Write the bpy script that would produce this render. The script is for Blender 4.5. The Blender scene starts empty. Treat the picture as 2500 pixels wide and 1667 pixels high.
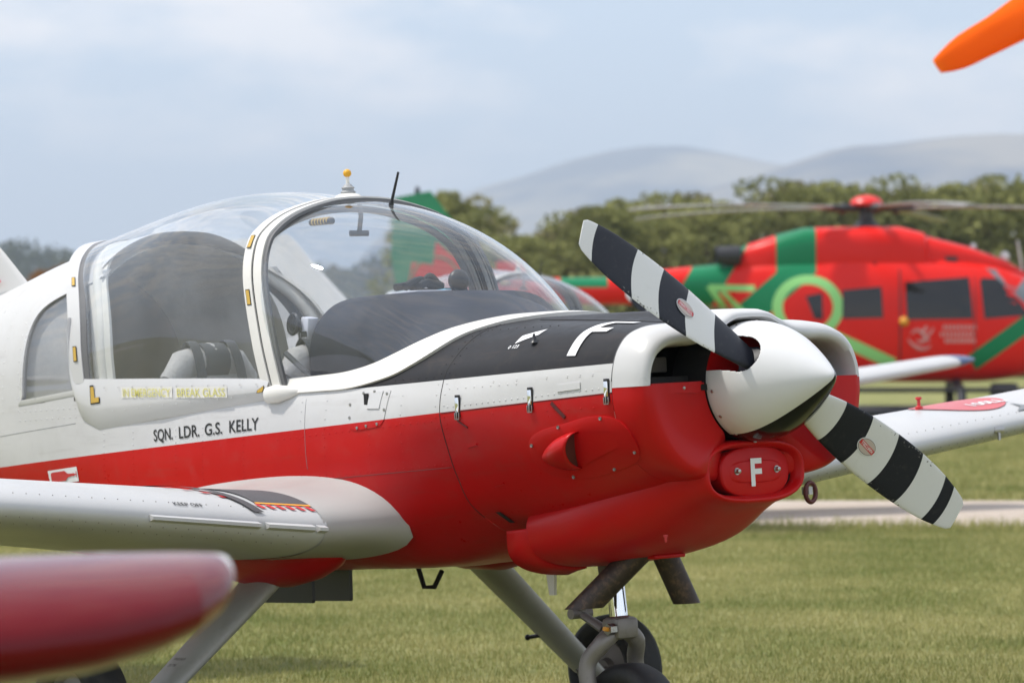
import bpy, bmesh, math, random
from mathutils import Vector, Matrix, noise as mn
random.seed(7)
scene = bpy.context.scene
COL = scene.collection
R = math.radians
# ---------------------------------------------------------------- camera
cam_d = bpy.data.cameras.new('camera'); cam = bpy.data.objects.new('camera', cam_d); COL.objects.link(cam)
cam.location = (0, 0, 1.52); cam.rotation_euler = (R(90 - 0.088), 0, 0)
cam_d.sensor_width = 36; cam_d.lens = 139.29; cam_d.clip_start = 0.1; cam_d.clip_end = 60000
cam_d.dof.use_dof = True; cam_d.dof.focus_distance = 13.2; cam_d.dof.aperture_fstop = 5.0; cam_d.dof.aperture_blades = 7
scene.camera = cam
# ---------------------------------------------------------------- world, sun, exposure
SUN_AZ, SUN_EL = R(-84), R(60)     # bearing from +Y, clockwise
world = bpy.data.worlds.new('World'); scene.world = world; world.use_nodes = True
wn = world.node_tree; wn.nodes.clear()
def wnode(t, **k):
    n = wn.nodes.new(t)
    for a, b in k.items(): setattr(n, a, b)
    return n
sky = wnode('ShaderNodeTexSky', sky_type='NISHITA', sun_disc=False, sun_elevation=SUN_EL, sun_rotation=SUN_AZ,
            altitude=0, air_density=1.0, dust_density=0.6, ozone_density=2.2)
tc = wnode('ShaderNodeTexCoord'); mp = wnode('ShaderNodeMapping'); mp.inputs['Scale'].default_value = (13, 13, 34)
mp.inputs['Location'].default_value = (3.1, 0.4, 1.3)
nz = wnode('ShaderNodeTexNoise'); nz.inputs['Scale'].default_value = 1.0; nz.inputs['Detail'].default_value = 6; nz.inputs['Roughness'].default_value = .52
cr = wnode('ShaderNodeValToRGB'); cr.color_ramp.elements[0].position = .44; cr.color_ramp.elements[1].position = .62
cr.color_ramp.elements[0].color = (.0, .0, .0, 1); cr.color_ramp.elements[1].color = (1, 1, 1, 1)
veil = wnode('ShaderNodeMixRGB'); veil.inputs['Fac'].default_value = .75; veil.inputs['Color2'].default_value = (4.9, 5.9, 7.3, 1)
cm = wnode('ShaderNodeMixRGB'); cm.inputs['Color2'].default_value = (9.2, 8.7, 8.4, 1)
cf = wnode('ShaderNodeMath', operation='MULTIPLY'); cf.inputs[1].default_value = .9
bg = wnode('ShaderNodeBackground'); bg.inputs['Strength'].default_value = .107
wo = wnode('ShaderNodeOutputWorld')
L = wn.links.new
L(tc.outputs['Generated'], mp.inputs['Vector']); L(mp.outputs[0], nz.inputs['Vector']); L(nz.outputs['Fac'], cr.inputs['Fac'])
L(sky.outputs[0], veil.inputs['Color1']); L(veil.outputs[0], cm.inputs['Color1']); L(cr.outputs['Color'], cf.inputs[0]); L(cf.outputs[0], cm.inputs['Fac'])
L(cm.outputs[0], bg.inputs['Color']); L(bg.outputs[0], wo.inputs['Surface'])
sun_d = bpy.data.lights.new('sun', 'SUN'); sun = bpy.data.objects.new('sun', sun_d); COL.objects.link(sun)
sun_d.energy = 2.85; sun_d.angle = R(3.5); sun_d.color = (1, .95, .87)
sd = Vector((math.sin(SUN_AZ) * math.cos(SUN_EL), math.cos(SUN_AZ) * math.cos(SUN_EL), math.sin(SUN_EL)))
sun.rotation_euler = sd.to_track_quat('Z', 'Y').to_euler(); sun.location = (0, 0, 50)
scene.view_settings.view_transform = 'Standard'; scene.view_settings.look = 'None'
scene.view_settings.exposure = 0.6; scene.view_settings.gamma = 1.0
scene.cycles.use_denoising = True
scene.cycles.max_bounces = 10; scene.cycles.transparent_max_bounces = 16; scene.cycles.sample_clamp_indirect = 8

# ---------------------------------------------------------------- helpers
def catmull(pts, n):
    """dense points along an open Catmull-Rom spline, n per span"""
    P = [Vector(p) for p in pts]; out = []
    for i in range(len(P) - 1):
        p0 = P[i - 1] if i else P[0] * 2 - P[1]
        p1, p2 = P[i], P[i + 1]
        p3 = P[i + 2] if i + 2 < len(P) else P[-1] * 2 - P[-2]
        for k in range(n):
            t = k / n
            out.append(.5 * ((2 * p1) + (p2 - p0) * t + (2 * p0 - 5 * p1 + 4 * p2 - p3) * t * t + (3 * p1 - p0 - 3 * p2 + p3) * t ** 3))
    out.append(P[-1].copy()); return out
def resample(pts, n):
    d = [0]
    for a, b in zip(pts, pts[1:]): d.append(d[-1] + (b - a).length)
    out = []; j = 0
    for i in range(n):
        t = d[-1] * i / (n - 1)
        while j < len(d) - 2 and d[j + 1] < t: j += 1
        s = (t - d[j]) / max(1e-9, d[j + 1] - d[j]); out.append(pts[j].lerp(pts[j + 1], min(1, s)))
    return out
def interp(xs, ys, x):
    if x <= xs[0]: return ys[0]
    for i in range(len(xs) - 1):
        if x <= xs[i + 1]:
            t = (x - xs[i]) / (xs[i + 1] - xs[i]); return ys[i] + (ys[i + 1] - ys[i]) * t
    return ys[-1]
def mesh_obj(name, verts, faces, mat, parent=None, smooth=True, sharp=40, off=None):
    me = bpy.data.meshes.new(name); me.from_pydata([tuple(v) for v in verts], [], faces); me.update()
    bm = bmesh.new(); bm.from_mesh(me); bmesh.ops.remove_doubles(bm, verts=bm.verts, dist=1e-6)
    bmesh.ops.recalc_face_normals(bm, faces=bm.faces); bm.to_mesh(me); bm.free()
    return link(name, me, mat, parent, smooth, sharp, off)
def link(name, me, mat, parent=None, smooth=True, sharp=40, off=None):
    if mat is not None:
        me.materials.clear(); me.materials.append(mat)
    if smooth:
        me.polygons.foreach_set('use_smooth', [True] * len(me.polygons))
        if sharp: me.set_sharp_from_angle(angle=R(sharp))
    o = bpy.data.objects.new(name, me); COL.objects.link(o)
    if parent is not None:
        o.parent = parent
        if off is None: off = parent.get('_off')
        if off is not None: o.location = off
    return o
def grid(rows, closed_u=False, closed_v=False):
    """rows: list of equal-length point lists -> verts, faces"""
    n = len(rows[0]); V = [p for r in rows for p in r]; F = []
    for i in range(len(rows) - (0 if closed_v else 1)):
        for j in range(n - (0 if closed_u else 1)):
            a = i * n + j; b = i * n + (j + 1) % n; i2 = (i + 1) % len(rows)
            F.append((a, b, i2 * n + (j + 1) % n, i2 * n + j))
    return V, F
def cap(F, idx): F.append(tuple(idx))
class MB:
    def __init__(s): s.v = []; s.f = []
    def add(s, V, F):
        o = len(s.v); s.v += [Vector(p) for p in V]; s.f += [tuple(i + o for i in f) for f in F]; return s
    def box(s, c, d, rot=None, bev=0.0):
        bm = bmesh.new(); bmesh.ops.create_cube(bm, size=1)
        for v in bm.verts: v.co = Vector((v.co.x * d[0], v.co.y * d[1], v.co.z * d[2]))
        if bev: bmesh.ops.bevel(bm, geom=bm.edges[:], offset=bev, segments=2, affect='EDGES', profile=.5)
        m = rot.to_3x3() if rot is not None else Matrix.Identity(3)
        V = [m @ v.co + Vector(c) for v in bm.verts]; bm.verts.index_update()
        F = [tuple(v.index for v in f.verts) for f in bm.faces]; bm.free(); return s.add(V, F)
    def tube(s, pts, r, n=12, caps=True, flat=None):
        """sweep a circle (or ellipse via flat=(axis vector, ratio)) along pts; r number or list"""
        P = [Vector(p) for p in pts]; rows = []
        up = None
        for i, p in enumerate(P):
            t = (P[min(i + 1, len(P) - 1)] - P[max(i - 1, 0)]).normalized()
            if flat is not None: a = (Vector(flat[0]) - t * Vector(flat[0]).dot(t)).normalized()
            else:
                if up is None: up = Vector((0, 0, 1)) if abs(t.z) < .9 else Vector((1, 0, 0))
                a = (up - t * up.dot(t)).normalized(); up = a
            b = t.cross(a); rr = r[i] if isinstance(r, (list, tuple)) else r; q = flat[1] if flat is not None else 1
            rows.append([p + a * (rr * math.cos(2 * math.pi * k / n)) + b * (rr * q * math.sin(2 * math.pi * k / n)) for k in range(n)])
        V, F = grid(rows, closed_u=True)
        if caps: F.append(tuple(range(n))[::-1]); F.append(tuple(range(len(V) - n, len(V))))
        return s.add(V, F)
    def lathe(s, prof, c=(0, 0, 0), axis='x', n=32, caps=True):
        """prof: list of (along, radius)"""
        rows = []
        for h, r in prof:
            row = []
            for k in range(n):
                a = 2 * math.pi * k / n; p, q = r * math.cos(a), r * math.sin(a)
                row.append(Vector(c) + (Vector((h, p, q)) if axis == 'x' else Vector((q, h, p)) if axis == 'y' else Vector((p, q, h))))
            rows.append(row)
        V, F = grid(rows, closed_u=True)
        if caps:
            if prof[0][1] > 1e-5: F.append(tuple(range(n))[::-1])
            if prof[-1][1] > 1e-5: F.append(tuple(range(len(V) - n, len(V))))
        return s.add(V, F)
    def ball(s, c, r, sc=(1, 1, 1), seg=12, rings=8):
        bm = bmesh.new(); bmesh.ops.create_uvsphere(bm, u_segments=seg, v_segments=rings, radius=r)
        V = [Vector((v.co.x * sc[0], v.co.y * sc[1], v.co.z * sc[2])) + Vector(c) for v in bm.verts]; bm.verts.index_update()
        F = [tuple(v.index for v in f.verts) for f in bm.faces]; bm.free(); return s.add(V, F)
    def prism(s, poly, d):
        """closed polygon of 3d points extruded by vector d"""
        n = len(poly); P = [Vector(p) for p in poly]; V = P + [p + Vector(d) for p in P]
        F = [tuple(range(n))[::-1], tuple(range(n, 2 * n))] + [(i, (i + 1) % n, n + (i + 1) % n, n + i) for i in range(n)]
        return s.add(V, F)
    def build(s, name, mat, parent=None, smooth=True, sharp=40, off=None):
        return mesh_obj(name, s.v, s.f, mat, parent, smooth, sharp, off)
def empty(name, loc, mat3=None, label=None, cat=None, group=None, base=(0, 0, 0)):
    o = bpy.data.objects.new(name, None); COL.objects.link(o); o.empty_display_size = .2
    m = mat3 if mat3 is not None else Matrix.Identity(3)
    o.matrix_world = Matrix.Translation(Vector(loc)) @ m.to_4x4()
    tag(o, label, cat, group); o['_off'] = tuple(-Vector(base)); return o
def tag(o, label=None, cat=None, group=None, kind=None):
    if label: o['label'] = label
    if cat: o['category'] = cat
    if group: o['group'] = group
    if kind: o['kind'] = kind
    return o
def text_mesh(s, size, bold=0.0, align='LEFT', xs=1.0):
    c = bpy.data.curves.new('t', 'FONT'); c.body = s; c.size = size; c.align_x = align; c.offset = bold; c.resolution_u = 4
    o = bpy.data.objects.new('t', c); COL.objects.link(o); bpy.context.view_layer.update()
    me = bpy.data.meshes.new_from_object(o); bpy.data.objects.remove(o); bpy.data.curves.remove(c)
    for v in me.vertices: v.co.x *= xs
    return me
def map_mesh(me, fn):
    for v in me.vertices: v.co = Vector(fn(v.co.x, v.co.y))
    me.update(); return me
# ---------------------------------------------------------------- materials
def NT(name):
    m = bpy.data.materials.new(name); m.use_nodes = True; nt = m.node_tree; nt.nodes.clear(); return m, nt
def N(nt, t, ins=None, **k):
    n = nt.nodes.new(t)
    for a, b in k.items(): setattr(n, a, b)
    if ins:
        for a, b in ins.items():
            if hasattr(b, 'is_linked') or isinstance(b, bpy.types.NodeSocket): nt.links.new(b, n.inputs[a])
            else: n.inputs[a].default_value = b
    return n
def rgb(c): return (c[0], c[1], c[2], 1)
def paint(name, col, rough=.35, metal=0, coat=.0, var=.06, vscale=3, bump=0.0, bscale=60, dirt=None, dirt_amt=0., spec=.5):
    m, nt = NT(name); t = N(nt, 'ShaderNodeTexCoord')
    n1 = N(nt, 'ShaderNodeTexNoise', {'Vector': t.outputs['Object'], 'Scale': vscale, 'Detail': 5, 'Roughness': .6})
    mr = N(nt, 'ShaderNodeMapRange', {'Value': n1.outputs['Fac'], 'From Min': .3, 'From Max': .7, 'To Min': 1 - var, 'To Max': 1 + var})
    mul = N(nt, 'ShaderNodeVectorMath', {0: col, 1: mr.outputs[0]}, operation='MULTIPLY')
    c = mul.outputs[0]
    if dirt is not None:
        n2 = N(nt, 'ShaderNodeTexNoise', {'Vector': t.outputs['Object'], 'Scale': vscale * 4, 'Detail': 8, 'Roughness': .7})
        r2 = N(nt, 'ShaderNodeMapRange', {'Value': n2.outputs['Fac'], 'From Min': .5, 'From Max': .75, 'To Min': 0, 'To Max': dirt_amt})
        c = N(nt, 'ShaderNodeMixRGB', {'Fac': r2.outputs[0], 'Color1': c, 'Color2': rgb(dirt)}).outputs[0]
    b = N(nt, 'ShaderNodeBsdfPrincipled', {'Base Color': c, 'Roughness': rough, 'Metallic': metal, 'Coat Weight': coat, 'Coat Roughness': .06, 'Specular IOR Level': spec})
    rr = N(nt, 'ShaderNodeMapRange', {'Value': n1.outputs['Fac'], 'From Min': .3, 'From Max': .7, 'To Min': rough * .8, 'To Max': min(1, rough * 1.25)})
    nt.links.new(rr.outputs[0], b.inputs['Roughness'])
    if bump:
        n3 = N(nt, 'ShaderNodeTexNoise', {'Vector': t.outputs['Object'], 'Scale': bscale, 'Detail': 4})
        bp = N(nt, 'ShaderNodeBump', {'Height': n3.outputs['Fac'], 'Strength': bump, 'Distance': .01}); nt.links.new(bp.outputs[0], b.inputs['Normal'])
    o = N(nt, 'ShaderNodeOutputMaterial', {'Surface': b.outputs[0]}); return m
WHITE = (.56, .555, .555); RED = (.47, .0045, .0055); BLACK = (.028, .029, .034)
M = {}
M['white'] = paint('white_paint', WHITE, .32, coat=.25, var=.03, dirt=(.45, .42, .36), dirt_amt=.10)
M['wing_white'] = paint('wing_white_paint', (.48, .48, .485), .38, coat=.0, var=.04, dirt=(.4, .37, .3), dirt_amt=.12)
M['frame_white'] = paint('frame_cream_paint', (.70, .68, .64), .38, coat=.1, var=.04, dirt=(.4, .36, .28), dirt_amt=.15)
M['grey_white'] = paint('fillet_grey_paint', (.38, .38, .37), .4, var=.05, dirt=(.3, .28, .24), dirt_amt=.15)
M['red'] = paint('red_paint', RED, .36, coat=.06, var=.08, dirt=(.30, .02, .015), dirt_amt=.25, spec=.2)
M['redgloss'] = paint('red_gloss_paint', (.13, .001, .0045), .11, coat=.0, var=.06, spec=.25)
M['black'] = paint('black_matt_paint', BLACK, .42, var=.12)
M['blade_black'] = paint('blade_black_paint', (.012, .013, .018), .38, var=.1)
M['blade_white'] = paint('blade_white_paint', (.66, .655, .64), .40, var=.03, dirt=(.35, .3, .2), dirt_amt=.1)
M['rubber'] = paint('black_rubber', (.016, .016, .017), .65, var=.2, dirt=(.09, .08, .06), dirt_amt=.35)
M['dark'] = paint('dark_void', (.008, .008, .009), .8)
M['seal'] = paint('grey_rubber_seal', (.13, .13, .135), .5, var=.2)
M['steel'] = paint('bare_steel', (.42, .41, .40), .32, metal=1, var=.1)
M['chrome'] = paint('chrome', (.86, .87, .88), .07, metal=1, var=.02)
M['alloy'] = paint('grey_alloy', (.24, .22, .205), .5, metal=.35, var=.12, dirt=(.09, .07, .05), dirt_amt=.5)
M['exhaust'] = paint('burnt_exhaust', (.055, .042, .036), .5, metal=.55, var=.3, vscale=9, dirt=(.20, .125, .075), dirt_amt=.85)
M['legpaint'] = paint('leg_grey_paint', (.44, .435, .42), .4, var=.06, dirt=(.2, .17, .13), dirt_amt=.35)
M['yellow'] = paint('yellow_paint', (.55, .35, .06), .4, var=.05)
M['placard_yellow'] = paint('pale_yellow_lettering', (.62, .58, .17), .5)
M['ball'] = paint('yellow_ball_paint', (.72, .36, .015), .45)
M['orange'] = paint('orange_line', (.75, .33, .03), .5)
M['ink'] = paint('black_ink', (.012, .012, .013), .45)
M['whitemark'] = paint('white_lettering', (.74, .74, .75), .45)
M['redmark'] = paint('red_marking', (.55, .03, .035), .45)
M['pinkmark'] = paint('fuel_red_disc', (.52, .09, .10), .4)
M['walk'] = paint('grey_walkway_grit', (.085, .082, .09), .75, bump=.4, bscale=400)
M['greymark'] = paint('grey_star', (.2, .21, .22), .5)
M['tape'] = paint('white_tape', (.68, .67, .64), .55, bump=.3)
M['coaming'] = paint('blue_black_leathercloth', (.030, .033, .046), .6, var=.35, vscale=5, bump=.2, bscale=9, spec=.12)
M['liner'] = paint('beige_cabin_lining', (.60, .58, .53), .75, var=.12, bump=.4, bscale=20)
M['floor'] = paint('brown_cabin_carpet', (.20, .175, .13), .9, var=.2)
M['seat'] = paint('grey_seat_cloth', (.40, .385, .37), .8, var=.06, bump=.3, bscale=80)
M['seatdark'] = paint('charcoal_cloth', (.055, .058, .065), .8, var=.1)
M['plasticblk'] = paint('black_plastic', (.02, .021, .025), .4)
M['plasticwht'] = paint('white_plastic', (.62, .62, .68), .35)
M['cyan'] = paint('light_blue_card', (.18, .52, .68), .5)
M['navy'] = paint('navy_paint', (.03, .06, .16), .35, coat=.2)
M['brown'] = paint('dark_maroon', (.09, .012, .012), .5)
M['greyprim'] = paint('antenna_grey', (.30, .31, .32), .5)
def glass(name, tint=(.93, .95, .965), refl=1.0, rough=.0, haze=0.0):
    m, nt = NT(name)
    ge_ = N(nt, 'ShaderNodeNewGeometry'); io = N(nt, 'ShaderNodeMapRange', {'Value': ge_.outputs['Backfacing'], 'To Min': 1.5, 'To Max': 1 / 1.5})   # same reflectance from both sides of a thin pane
    fr = N(nt, 'ShaderNodeFresnel', {'IOR': io.outputs[0]})
    f2 = N(nt, 'ShaderNodeMath', {0: fr.outputs[0], 1: refl}, operation='MULTIPLY', use_clamp=True)
    tr = N(nt, 'ShaderNodeBsdfTransparent', {'Color': rgb(tint)}); gl = N(nt, 'ShaderNodeBsdfGlossy', {'Color': (1, 1, 1, 1), 'Roughness': rough})
    mx = N(nt, 'ShaderNodeMixShader', {0: f2.outputs[0], 1: tr.outputs[0], 2: gl.outputs[0]}); out = mx.outputs[0]
    if haze:
        t = N(nt, 'ShaderNodeTexCoord'); n1 = N(nt, 'ShaderNodeTexNoise', {'Vector': t.outputs['Object'], 'Scale': 2.5, 'Detail': 5})
        mr = N(nt, 'ShaderNodeMapRange', {'Value': n1.outputs['Fac'], 'From Min': .3, 'From Max': .75, 'To Min': haze * .4, 'To Max': haze * 1.5})
        df = N(nt, 'ShaderNodeBsdfDiffuse', {'Color': (.75, .77, .8, 1)}); out = N(nt, 'ShaderNodeMixShader', {0: mr.outputs[0], 1: out, 2: df.outputs[0]}).outputs[0]
    N(nt, 'ShaderNodeOutputMaterial', {'Surface': out}); return m
M['glass'] = glass('canopy_perspex', (.92, .94, .96), 1.1, .02, .05)
M['glass_canopy'] = glass('sliding_canopy_perspex', (.92, .94, .96), 1.1, .02, .10)  # stronger pale haze mixed in, lightens the cabin seen through it
M['glass2'] = glass('smoky_window', (.62, .63, .66), 1.3, .03, .10)
def livery():
    """white over red fuselage paint with a black anti-glare top, split along straight masking lines"""
    m, nt = NT('fuselage_livery'); t = N(nt, 'ShaderNodeTexCoord'); s = N(nt, 'ShaderNodeSeparateXYZ', {0: t.outputs['Object']})
    x, z = s.outputs['X'], s.outputs['Z']
    def lin(a, b): return N(nt, 'ShaderNodeMath', {0: N(nt, 'ShaderNodeMath', {0: x, 1: a}, operation='MULTIPLY').outputs[0], 1: b}, operation='ADD').outputs[0]
    red = N(nt, 'ShaderNodeMath', {0: z, 1: lin(.0392, -.004)}, operation='LESS_THAN').outputs[0]
    b1 = N(nt, 'ShaderNodeMath', {0: z, 1: lin(.019, .0845)}, operation='GREATER_THAN').outputs[0]
    b2 = N(nt, 'ShaderNodeMath', {0: x, 1: -1.75}, operation='GREATER_THAN').outputs[0]
    b3 = N(nt, 'ShaderNodeMath', {0: x, 1: -.238}, operation='LESS_THAN').outputs[0]
    blk = N(nt, 'ShaderNodeMath', {0: N(nt, 'ShaderNodeMath', {0: b1, 1: b2}, operation='MULTIPLY').outputs[0], 1: b3}, operation='MULTIPLY').outputs[0]
    n1 = N(nt, 'ShaderNodeTexNoise', {'Vector': t.outputs['Object'], 'Scale': 2.2, 'Detail': 6, 'Roughness': .6})
    n2 = N(nt, 'ShaderNodeTexNoise', {'Vector': t.outputs['Object'], 'Scale': 14, 'Detail': 8, 'Roughness': .7})
    c1 = N(nt, 'ShaderNodeMixRGB', {'Fac': red, 'Color1': rgb(WHITE), 'Color2': rgb(RED)}); c2 = N(nt, 'ShaderNodeMixRGB', {'Fac': blk, 'Color1': c1.outputs[0], 'Color2': rgb((.026, .026, .029))})
    mr = N(nt, 'ShaderNodeMapRange', {'Value': n1.outputs['Fac'], 'From Min': .3, 'From Max': .7, 'To Min': .95, 'To Max': 1.04})
    c3 = N(nt, 'ShaderNodeVectorMath', {0: c2.outputs[0], 1: mr.outputs[0]}, operation='MULTIPLY')
    dm = N(nt, 'ShaderNodeMapRange', {'Value': n2.outputs['Fac'], 'From Min': .52, 'From Max': .8, 'To Min': 0, 'To Max': .12})
    c4 = N(nt, 'ShaderNodeMixRGB', {'Fac': dm.outputs[0], 'Color1': c3.outputs[0], 'Color2': (.22, .17, .13, 1)})
    ro = N(nt, 'ShaderNodeMapRange', {'Value': n2.outputs['Fac'], 'From Min': .3, 'From Max': .7, 'To Min': .26, 'To Max': .4})
    ro2 = N(nt, 'ShaderNodeMath', {0: ro.outputs[0], 1: N(nt, 'ShaderNodeMath', {0: blk, 1: .10}, operation='MULTIPLY').outputs[0]}, operation='ADD')
    n3 = N(nt, 'ShaderNodeTexNoise', {'Vector': t.outputs['Object'], 'Scale': 5, 'Detail': 2})
    bp = N(nt, 'ShaderNodeBump', {'Height': n3.outputs['Fac'], 'Strength': .12, 'Distance': .02})
    mp2 = N(nt, 'ShaderNodeMapping', {'Vector': t.outputs['Object'], 'Scale': (1.3, 9, 16)}); n4 = N(nt, 'ShaderNodeTexNoise', {'Vector': mp2.outputs[0], 'Scale': 1.6, 'Detail': 7, 'Roughness': .65})
    sm = N(nt, 'ShaderNodeMapRange', {'Value': n4.outputs['Fac'], 'From Min': .56, 'From Max': .78, 'To Min': 0, 'To Max': .22})
    c4 = N(nt, 'ShaderNodeMixRGB', {'Fac': sm.outputs[0], 'Color1': c4.outputs[0], 'Color2': (.13, .09, .07, 1)})   # oily streaks running aft
    sp = N(nt, 'ShaderNodeMapRange', {'Value': blk, 'To Min': .22, 'To Max': .10})
    b = N(nt, 'ShaderNodeBsdfPrincipled', {'Base Color': c4.outputs[0], 'Roughness': ro2.outputs[0], 'Specular IOR Level': sp.outputs[0], 'Normal': bp.outputs[0]})
    N(nt, 'ShaderNodeOutputMaterial', {'Surface': b.outputs[0]}); return m
M['livery'] = livery()
# ================================================================ the main aircraft, built in its own frame:
# x forward from the propeller hub, y to port, z up
def frame_axes(heading, roll, pitch):
    f = Vector((math.sin(heading), -math.cos(heading), 0)); l = Vector((math.cos(heading), math.sin(heading), 0)); k = Vector((0, 0, 1))
    f2 = f * math.cos(pitch) + k * math.sin(pitch); k1 = k * math.cos(pitch) - f * math.sin(pitch)
    l2 = l * math.cos(roll) + k1 * math.sin(roll); k2 = k1 * math.cos(roll) - l * math.sin(roll)
    return Matrix((f2, l2, k2)).transposed()
AX = frame_axes(R(40), R(1.4), R(3)); HUB = Vector((.86714, 13, 1.37429)); BASE = Vector((-1.8, 0, -1.279))
plane = empty('light_aircraft', HUB + AX @ BASE, AX, 'red and white propeller aircraft with black nose top and striped propeller', 'aircraft', base=BASE)

FR = {-.24: [(0,.246),(.08,.243),(.14,.218),(.20,.205),(.275,.204),(.36,.195),(.431,.169),(.478,.12),(.502,.06),(.51,0),(.507,-.06),(.487,-.14),(.44,-.225),(.345,-.295),(.18,-.33),(0,-.335)],
      -.6: [(0,.26),(.09,.258),(.15,.243),(.21,.230),(.28,.226),(.36,.212),(.43,.18),(.488,.118),(.517,.06),(.527,0),(.528,-.06),(.51,-.16),(.465,-.27),(.37,-.37),(.2,-.44),(0,-.46)],
      -1.09: [(0,.268),(.12,.266),(.18,.26),(.234,.25),(.29,.237),(.343,.219),(.417,.176),(.495,.104),(.525,.04),(.54,-.02),(.54,-.08),(.515,-.17),(.478,-.27),(.41,-.38),(.22,-.49),(0,-.52)],
      -1.5: [(0,.27),(.12,.268),(.18,.262),(.234,.252),(.29,.238),(.343,.219),(.417,.176),(.495,.104),(.528,.04),(.545,-.03),(.55,-.1),(.545,-.2),(.52,-.33),(.46,-.46),(.27,-.57),(0,-.59)],
      -2.05: [(0,.27),(.12,.268),(.18,.262),(.234,.252),(.29,.238),(.36,.219),(.45,.176),(.515,.104),(.545,.04),(.556,-.03),(.56,-.1),(.558,-.2),(.54,-.35),(.48,-.49),(.28,-.585),(0,-.6)]}
AF = {-2.05: [(0,.5),(.12,.49),(.2,.47),(.28,.43),(.36,.37),(.43,.3),(.48,.22),(.52,.13),(.545,.04)] + FR[-2.05][9:],
      -2.7: [(0,.7),(.12,.69),(.22,.67),(.32,.6),(.42,.5),(.49,.4),(.53,.3),(.55,.18),(.558,.06),(.562,-.03),(.562,-.1),(.56,-.2),(.54,-.35),(.48,-.49),(.28,-.585),(0,-.6)],
      -3.25: [(0,.73),(.12,.722),(.22,.695),(.32,.645),(.41,.57),(.475,.48),(.515,.38),(.54,.26),(.55,.12),(.552,0),(.55,-.1),(.545,-.2),(.52,-.35),(.46,-.48),(.26,-.57),(0,-.585)],
      -3.8: [(0,.682),(.1,.675),(.19,.65),(.28,.6),(.36,.53),(.42,.45),(.465,.35),(.49,.24),(.5,.12),(.502,0),(.5,-.1),(.49,-.2),(.46,-.33),(.4,-.44),(.22,-.52),(0,-.54)],
      -4.4: [(0,.571),(.08,.565),(.15,.545),(.22,.5),(.29,.44),(.34,.37),(.38,.28),(.4,.19),(.41,.1),(.41,0),(.405,-.09),(.39,-.18),(.36,-.28),(.3,-.37),(.16,-.43),(0,-.445)]}
AF[-5.4] = [(y * .55, .1 + (z - .06) * .58) for y, z in AF[-4.4]]
AF[-6.3] = [(y * .13, .16 + (z - .06) * .26) for y, z in AF[-4.4]]
_sc = {}
def section(x, aft=None):
    """dense half section (y>=0) of the fuselage at x"""
    if aft is None: aft = x < -2.05
    key = (round(x, 4), aft)
    if key in _sc: return _sc[key]
    D = AF if aft else FR; xs = sorted(D, reverse=True)
    x = max(min(x, xs[0]), xs[-1])
    i = 0
    while i < len(xs) - 2 and x < xs[i + 1]: i += 1
    p1, p2 = D[xs[i]], D[xs[i + 1]]; t = (xs[i] - x) / (xs[i] - xs[i + 1]); h = xs[i] - xs[i + 1]
    out = []
    for k in range(16):
        r = []
        for c in range(2):
            a, b = p1[k][c], p2[k][c]
            m1 = (D[xs[i + 1]][k][c] - D[xs[i - 1]][k][c]) / (xs[i - 1] - xs[i + 1]) if i else (b - a) / h
            m2 = (D[xs[i + 2]][k][c] - D[xs[i]][k][c]) / (xs[i] - xs[i + 2]) if i + 2 < len(xs) else (b - a) / h
            r.append((2*t**3-3*t*t+1)*a + (t**3-2*t*t+t)*h*m1 + (-2*t**3+3*t*t)*b + (t**3-t*t)*h*m2)
        out.append(Vector((r[0], r[1])))
    out[0].x = 0; out[-1].x = 0
    d = catmull(out, 6); d[0].x = 0; d[-1].x = 0
    _sc[key] = d; return d
def side_y(x, z):
    best = 0
    s = section(x)
    for a, b in zip(s, s[1:]):
        if (a.y - z) * (b.y - z) <= 0 and abs(a.y - b.y) > 1e-9: best = max(best, a.x + (b.x - a.x) * (z - a.y) / (b.y - a.y))
    return best
def top_z(x, y):
    y = abs(y); best = -9; s = section(x)
    for a, b in zip(s, s[1:]):
        if (a.x - y) * (b.x - y) <= 0 and abs(a.x - b.x) > 1e-9: best = max(best, a.y + (b.y - a.y) * (y - a.x) / (b.x - a.x))
    return best
def on_side(x, z, e=.003, sgn=-1): return Vector((x, sgn * (side_y(x, z) + e), z))
def on_top(x, y, e=.003): return Vector((x, y, top_z(x, y) + e))
# windscreen lower edge (glass) and the lower edge of its frame strip, starboard half, back to front
GE = [(-2.06,.545,.085),(-1.96,.508,.103),(-1.80,.497,.107),(-1.658,.489,.113),(-1.536,.466,.134),(-1.45,.433,.165),(-1.375,.379,.202),(-1.31,.30,.237),(-1.24,.22,.262),(-1.17,.14,.276),(-1.10,.07,.279),(-1.06,0,.280)]
FE = [(-2.06,.556,.03),(-1.96,.535,.05),(-1.80,.527,.052),(-1.60,.524,.056),(-1.40,.508,.086),(-1.302,.48,.122),(-1.233,.437,.163),(-1.19,.383,.2),(-1.15,.329,.226),(-1.085,.244,.252),(-1.02,.17,.264),(-.97,.08,.271),(-.955,0,.272)]
def snap(p, e):
    x, y, z = p
    if z > .15 or y < .42: return (x, y, max(z, top_z(max(x, -2.05), y) + e))
    return (x, max(y, side_y(max(x, -2.049), z) + e), z)
GE = [snap(p, .004) for p in GE]; FE = [snap(p, .001) for p in FE]
GEd = catmull(GE, 8); FEd = catmull(FE, 8)
def ge_z(x):
    xs = [p.x for p in GEd]; return interp(xs, [p.z for p in GEd], x)
WIN = [(-3.25,.555),(-3.36,.535),(-3.5,.51),(-3.61,.48),(-3.68,.44),(-3.715,.37),(-3.73,.25),(-3.735,.1),(-3.72,.085),(-3.25,.105)]
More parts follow.
